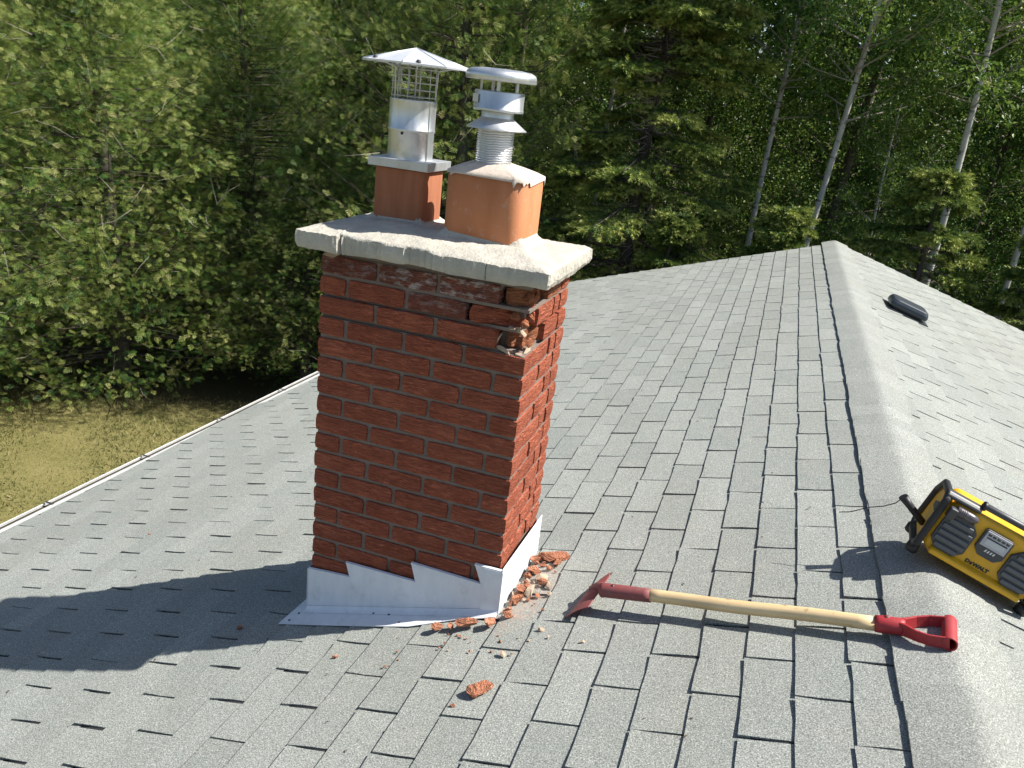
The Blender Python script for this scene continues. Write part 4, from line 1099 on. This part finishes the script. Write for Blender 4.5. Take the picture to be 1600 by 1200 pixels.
def text_mesh(body, size, fat):
    cu = bpy.data.curves.new('lettering', 'FONT'); cu.body = body; cu.size = size; cu.offset = fat; cu.extrude = .0006
    o = bpy.data.objects.new('lettering', cu); COL.objects.link(o)
    dg = bpy.context.evaluated_depsgraph_get(); me = bpy.data.meshes.new_from_object(o.evaluated_get(dg))
    wd = max(v.co.x for v in me.vertices); bpy.data.objects.remove(o); me.materials.clear(); me.materials.append(M['ink']); return me, wd
xcur = -.040
for part, size in (('D', .0185), ('E', .0130), ('WALT', .0185)):
    me, wd = text_mesh(part, size, .0011); me.name = 'lettering'
    o = link(bpy.data.objects.new('lettering', me), rad_); zt = .061
    o.matrix_local = Matrix.Translation((xcur, fy(zt) - .0012, zt)) @ Matrix.Rotation(math.atan2(1, TILT), 4, 'X'); xcur += wd + .0017
for sg in (-1, 1):           # roll-cage ends: black ring with an open middle showing the yellow end panel
    outer = [(-.014, .030), (.020, .002), (.175, .002), (.208, .035), (.208, .190), (.165, .252), (.050, .262), (.018, .238)]
    inner = [(.014, .048), (.034, .030), (.162, .030), (.182, .052), (.182, .180), (.150, .226), (.064, .234), (.040, .214)]
    x0, x1 = (sg * .180, sg * .203); n = 8; f = MB()
    def P(p, x): return (x, p[0], p[1])
    vs = [P(p, x0) for p in outer] + [P(p, x1) for p in outer] + [P(p, x0) for p in inner] + [P(p, x1) for p in inner]
    fs = [(i, (i + 1) % n, n + (i + 1) % n, n + i) for i in range(n)] + [(2 * n + i, 3 * n + i, 3 * n + (i + 1) % n, 2 * n + (i + 1) % n) for i in range(n)] + [(n + i, n + (i + 1) % n, 3 * n + (i + 1) % n, 3 * n + i) for i in range(n)] + [(i, 2 * n + i, 2 * n + (i + 1) % n, (i + 1) % n) for i in range(n)]
    f.add(vs, fs); cg = f.build('roll_cage', M['black'], rad_, bevel=.010, seg=3)
    f = MB(); f.prism([(.022, .050), (.040, .036), (.158, .036), (.176, .056), (.176, .176), (.147, .218), (.068, .226), (.046, .208)], sg * .165, sg * .190, 'x'); ep = f.build('end_panel', M['yellow'], rad_, bevel=.004)
    f = MB(); f.prism([(.075, .150), (.125, .150), (.130, .168), (.080, .190)], sg * .186, sg * .1915, 'x'); f.build('end_slot', M['black'], ep)
    for yy in (.028, .172):
        f = MB().lathe([(0, -.020), (.017, -.020), (.021, -.014), (.021, .012), (.015, .018), (0, .018)], 14); f.build('rubber_foot', M['black'], cg).location = (sg * .187, yy, .004)
    # bar from the cage across the top
    f = MB(); f.prism([(.030, .238), (.075, .238), (.075, .258), (.040, .262), (.026, .250)], sg * .085, sg * .20, 'x'); f.build('cage_bar', M['charcoal'], rad_, bevel=.005)
f = MB(); f.tube([(-.085, .052, .262), (-.080, .052, .270), (.08, .052, .270), (.085, .052, .262)], .0125, 14); hd = f.build('handle', M['charcoal'], rad_)
for sg in (-1, 1): MB().lathe([(0, -.006), (.016, -.006), (.018, -.003), (.018, .003), (.016, .006), (0, .006)], 16).build('handle_end', M['black'], hd).matrix_local = Matrix.Translation((sg * .084, .052, .268)) @ Matrix.Rotation(RAD(90), 4, 'Y')
prof = [(0, -.004), (.017, -.004), (.019, 0)]
for k in range(4): prof += [(.0185, .006 + .006 * k), (.0195, .008 + .006 * k), (.0195, .010 + .006 * k), (.0180, .0115 + .006 * k)]
prof += [(.019, .034), (.018, .050), (.0135, .064), (.006, .070), (0, .071)]
MB().lathe(prof, 20).build('tuning_knob', M['knob'], rad_).matrix_local = Matrix.Translation((-.148, fy(.215) - .006, .214)) @ Matrix.Rotation(RAD(90), 4, 'Y')
MB().box(-.172, -.146, -.002, .03, .176, .222).build('knob_bracket', M['charcoal'], rad_, bevel=.005)
f = MB(); f.tube([(-.190, .085, .080), (-.222, .082, .098), (-.262, .078, .120), (-.292, .075, .138)], [.013, .0135, .0135, .017], 12); f.build('antenna', M['black'], rad_)
f = MB(); f.tube([(-.290, .075, .136), (-.300, .074, .100), (-.325, .074, .065), (-.362, .074, .030), (-.40, .072, -.022), (-.43, .07, -.046)], .0018, 6); f.build('antenna_wire', M['black'], rad_)

# ------------------------------------------------------------------ brick rubble on the shingles
PILE = 'rubble around the foot of the chimney'
def chip(name, x, y, size, mat, seed, label, cat, group=PILE, rot=0.0, lift=.8, base=.0085):
    z = rz_(x) + base + size[2] * lift
    o = lump(name, (x, y, z), size, M[mat], seed, None, rot)
    return tag(o, label, cat, group)
chips = [
    (-.055, -.098, (.050, .026, .022), 'chip', .1, 'large ribbed brick chunk at the foot of the front apron'),
    (.008, -.085, (.030, .026, .020), 'chip', .5, 'ribbed brick chunk at the right end of the front apron'),
    (-.152, -.118, (.026, .018, .016), 'chip', .8, 'brick chunk at the left end of the rubble on the apron'),
    (-.112, -.112, (.018, .014, .012), 'chip', 1.2, 'small brick piece beside the large ribbed chunk'),
    (.100, -.405, (.040, .036, .016), 'chip', .3, 'lone orange brick piece lying well in front of the chimney'),
    (.052, -.030, (.022, .022, .016), 'chip', .9, 'orange brick piece just off the flashing corner'),
    (.092, .350, (.060, .034, .018), 'chip', .2, 'largest flat brick slab at the far end of the rubble'),
    (.050, .345, (.036, .020, .016), 'chip', .5, 'brick slab against the far end of the side flashing'),
    (.120, .318, (.026, .018, .013), 'chip', 1.5, 'dark edged brick piece beside the largest flat slab'),
    (.048, .255, (.030, .036, .015), 'chip', .2, 'crumbled brick piece in the middle of the side rubble'),
    (.085, .205, (.032, .024, .013), 'chip_mortar', .7, 'pale mortar flake in the middle of the side rubble'),
    (.076, .120, (.022, .046, .013), 'chip_mortar', -.4, 'long cream mortar flake nearest the shovel blade'),
    (.044, .130, (.020, .034, .016), 'chip', .1, 'brick piece between the flashing and the cream mortar flake'),
    (.048, .055, (.024, .020, .014), 'chip', .6, 'pink brick piece at the near end of the side rubble'),
    (.110, .180, (.024, .016, .012), 'chip', .3, 'reddish brick piece right of the pale mortar flake'),
    (.150, .105, (.014, .010, .008), 'chip_mortar', .9, 'pale pebble of mortar alone between rubble and shovel'),
    (.132, .155, (.020, .012, .009), 'chip_mortar', 1.9, 'pale mortar sliver at the outer rim of the side rubble'),
    (.183, -.105, (.014, .008, .006), 'chip_mortar', .4, 'pinkish flake below the shovel blade'),
    (.106, -.238, (.013, .010, .008), 'chip_mortar', .5, 'brown crumb on the shingles between the chimney and lone brick piece'),
    (.046, -.480, (.009, .007, .006), 'chip', .5, 'tiny orange crumb below the lone brick piece'),
    (-.880, -.143, (.016, .011, .007), 'chip', .5, 'brown crumb lying in the chimney shadow'),
    (-1.95, .62, (.011, .008, .005), 'chip', .5, 'orange crumb far left on the sunlit shingles'),
    (-.42, -.285, (.012, .009, .006), 'chip', 1.1, 'orange crumb on the shingles left of the rubble'),
]
for i, (x, y, sz, mt, rot, lab) in enumerate(chips):
    chip('brick_chip' if mt == 'chip' else 'mortar_chip', x, y, sz, mt, 200 + i, lab, 'brick chip' if mt == 'chip' else 'mortar chip', rot=rot, base=.0145 if -.20 < x < .0 and y > -.125 else .0085)
r_ = np.random.default_rng(21)
for i in range(80):
    x = .030 + abs(r_.normal(0, .042)) ; y = r_.uniform(-.02, .40); s0 = r_.uniform(.004, .012)
    mt = 'chip' if r_.random() < .85 else 'chip_mortar'
    chip('brick_crumb', x, y, (s0 * 1.3, s0, s0 * .8), mt, 400 + i, 'tiny crumb in the rubble along the side flashing', 'brick crumb', 'crumbs along the side flashing', rot=float(r_.uniform(0, 3)))
for i in range(22):
    x = r_.uniform(-.30, .35); y = -.13 - abs(r_.normal(0, .10)); s0 = r_.uniform(.0025, .006)
    chip('brick_crumb', x, y, (s0 * 1.3, s0, s0 * .8), 'chip' if r_.random() < .75 else 'chip_mortar', 500 + i, 'tiny crumb scattered on the shingles in front of the chimney', 'brick crumb', 'crumbs in front of the chimney', rot=float(r_.uniform(0, 3)))

# dry leaf bits and grit lying on the shingles
r_ = np.random.default_rng(31); P = []
for i in range(260):
    x = r_.uniform(-2.6, 1.0); y = r_.uniform(-.9, 4.5)
    if CH[0] - .05 < x < CH[1] + .05 and CH[2] - .05 < y < CH[3] + .05: continue
    P.append((x, y, rz_(x) + .0105))
P = np.array(P); d = np.c_[r_.normal(size=(len(P), 2)), np.zeros(len(P))]; d[:, 2] = d[:, 0] * S
V, F = scatter(LEAF_V * np.array([.10, .16, .10]), LEAF_F, P, bases(d, r_, np.array([-S, 0, 3.0]), .3), r_.uniform(.5, 1.5, len(P)))
lt_ = NT('leaf_litter'); lt_.fin(lt_.ramp(lt_.new('Attribute', attribute_name='tone').outputs['Fac'], [(0, (.035, .028, .02)), (.6, (.16, .11, .06)), (1, (.5, .46, .38))]), .9)
tag(link(bpy.data.objects.new('leaf_litter', tri_mesh('leaf_litter', V, F, lt_.m, np.repeat(r_.uniform(0, 1, len(P)), 4)))), 'scattered dry leaf bits and grit on the grey shingles', 'litter', kind='stuff')
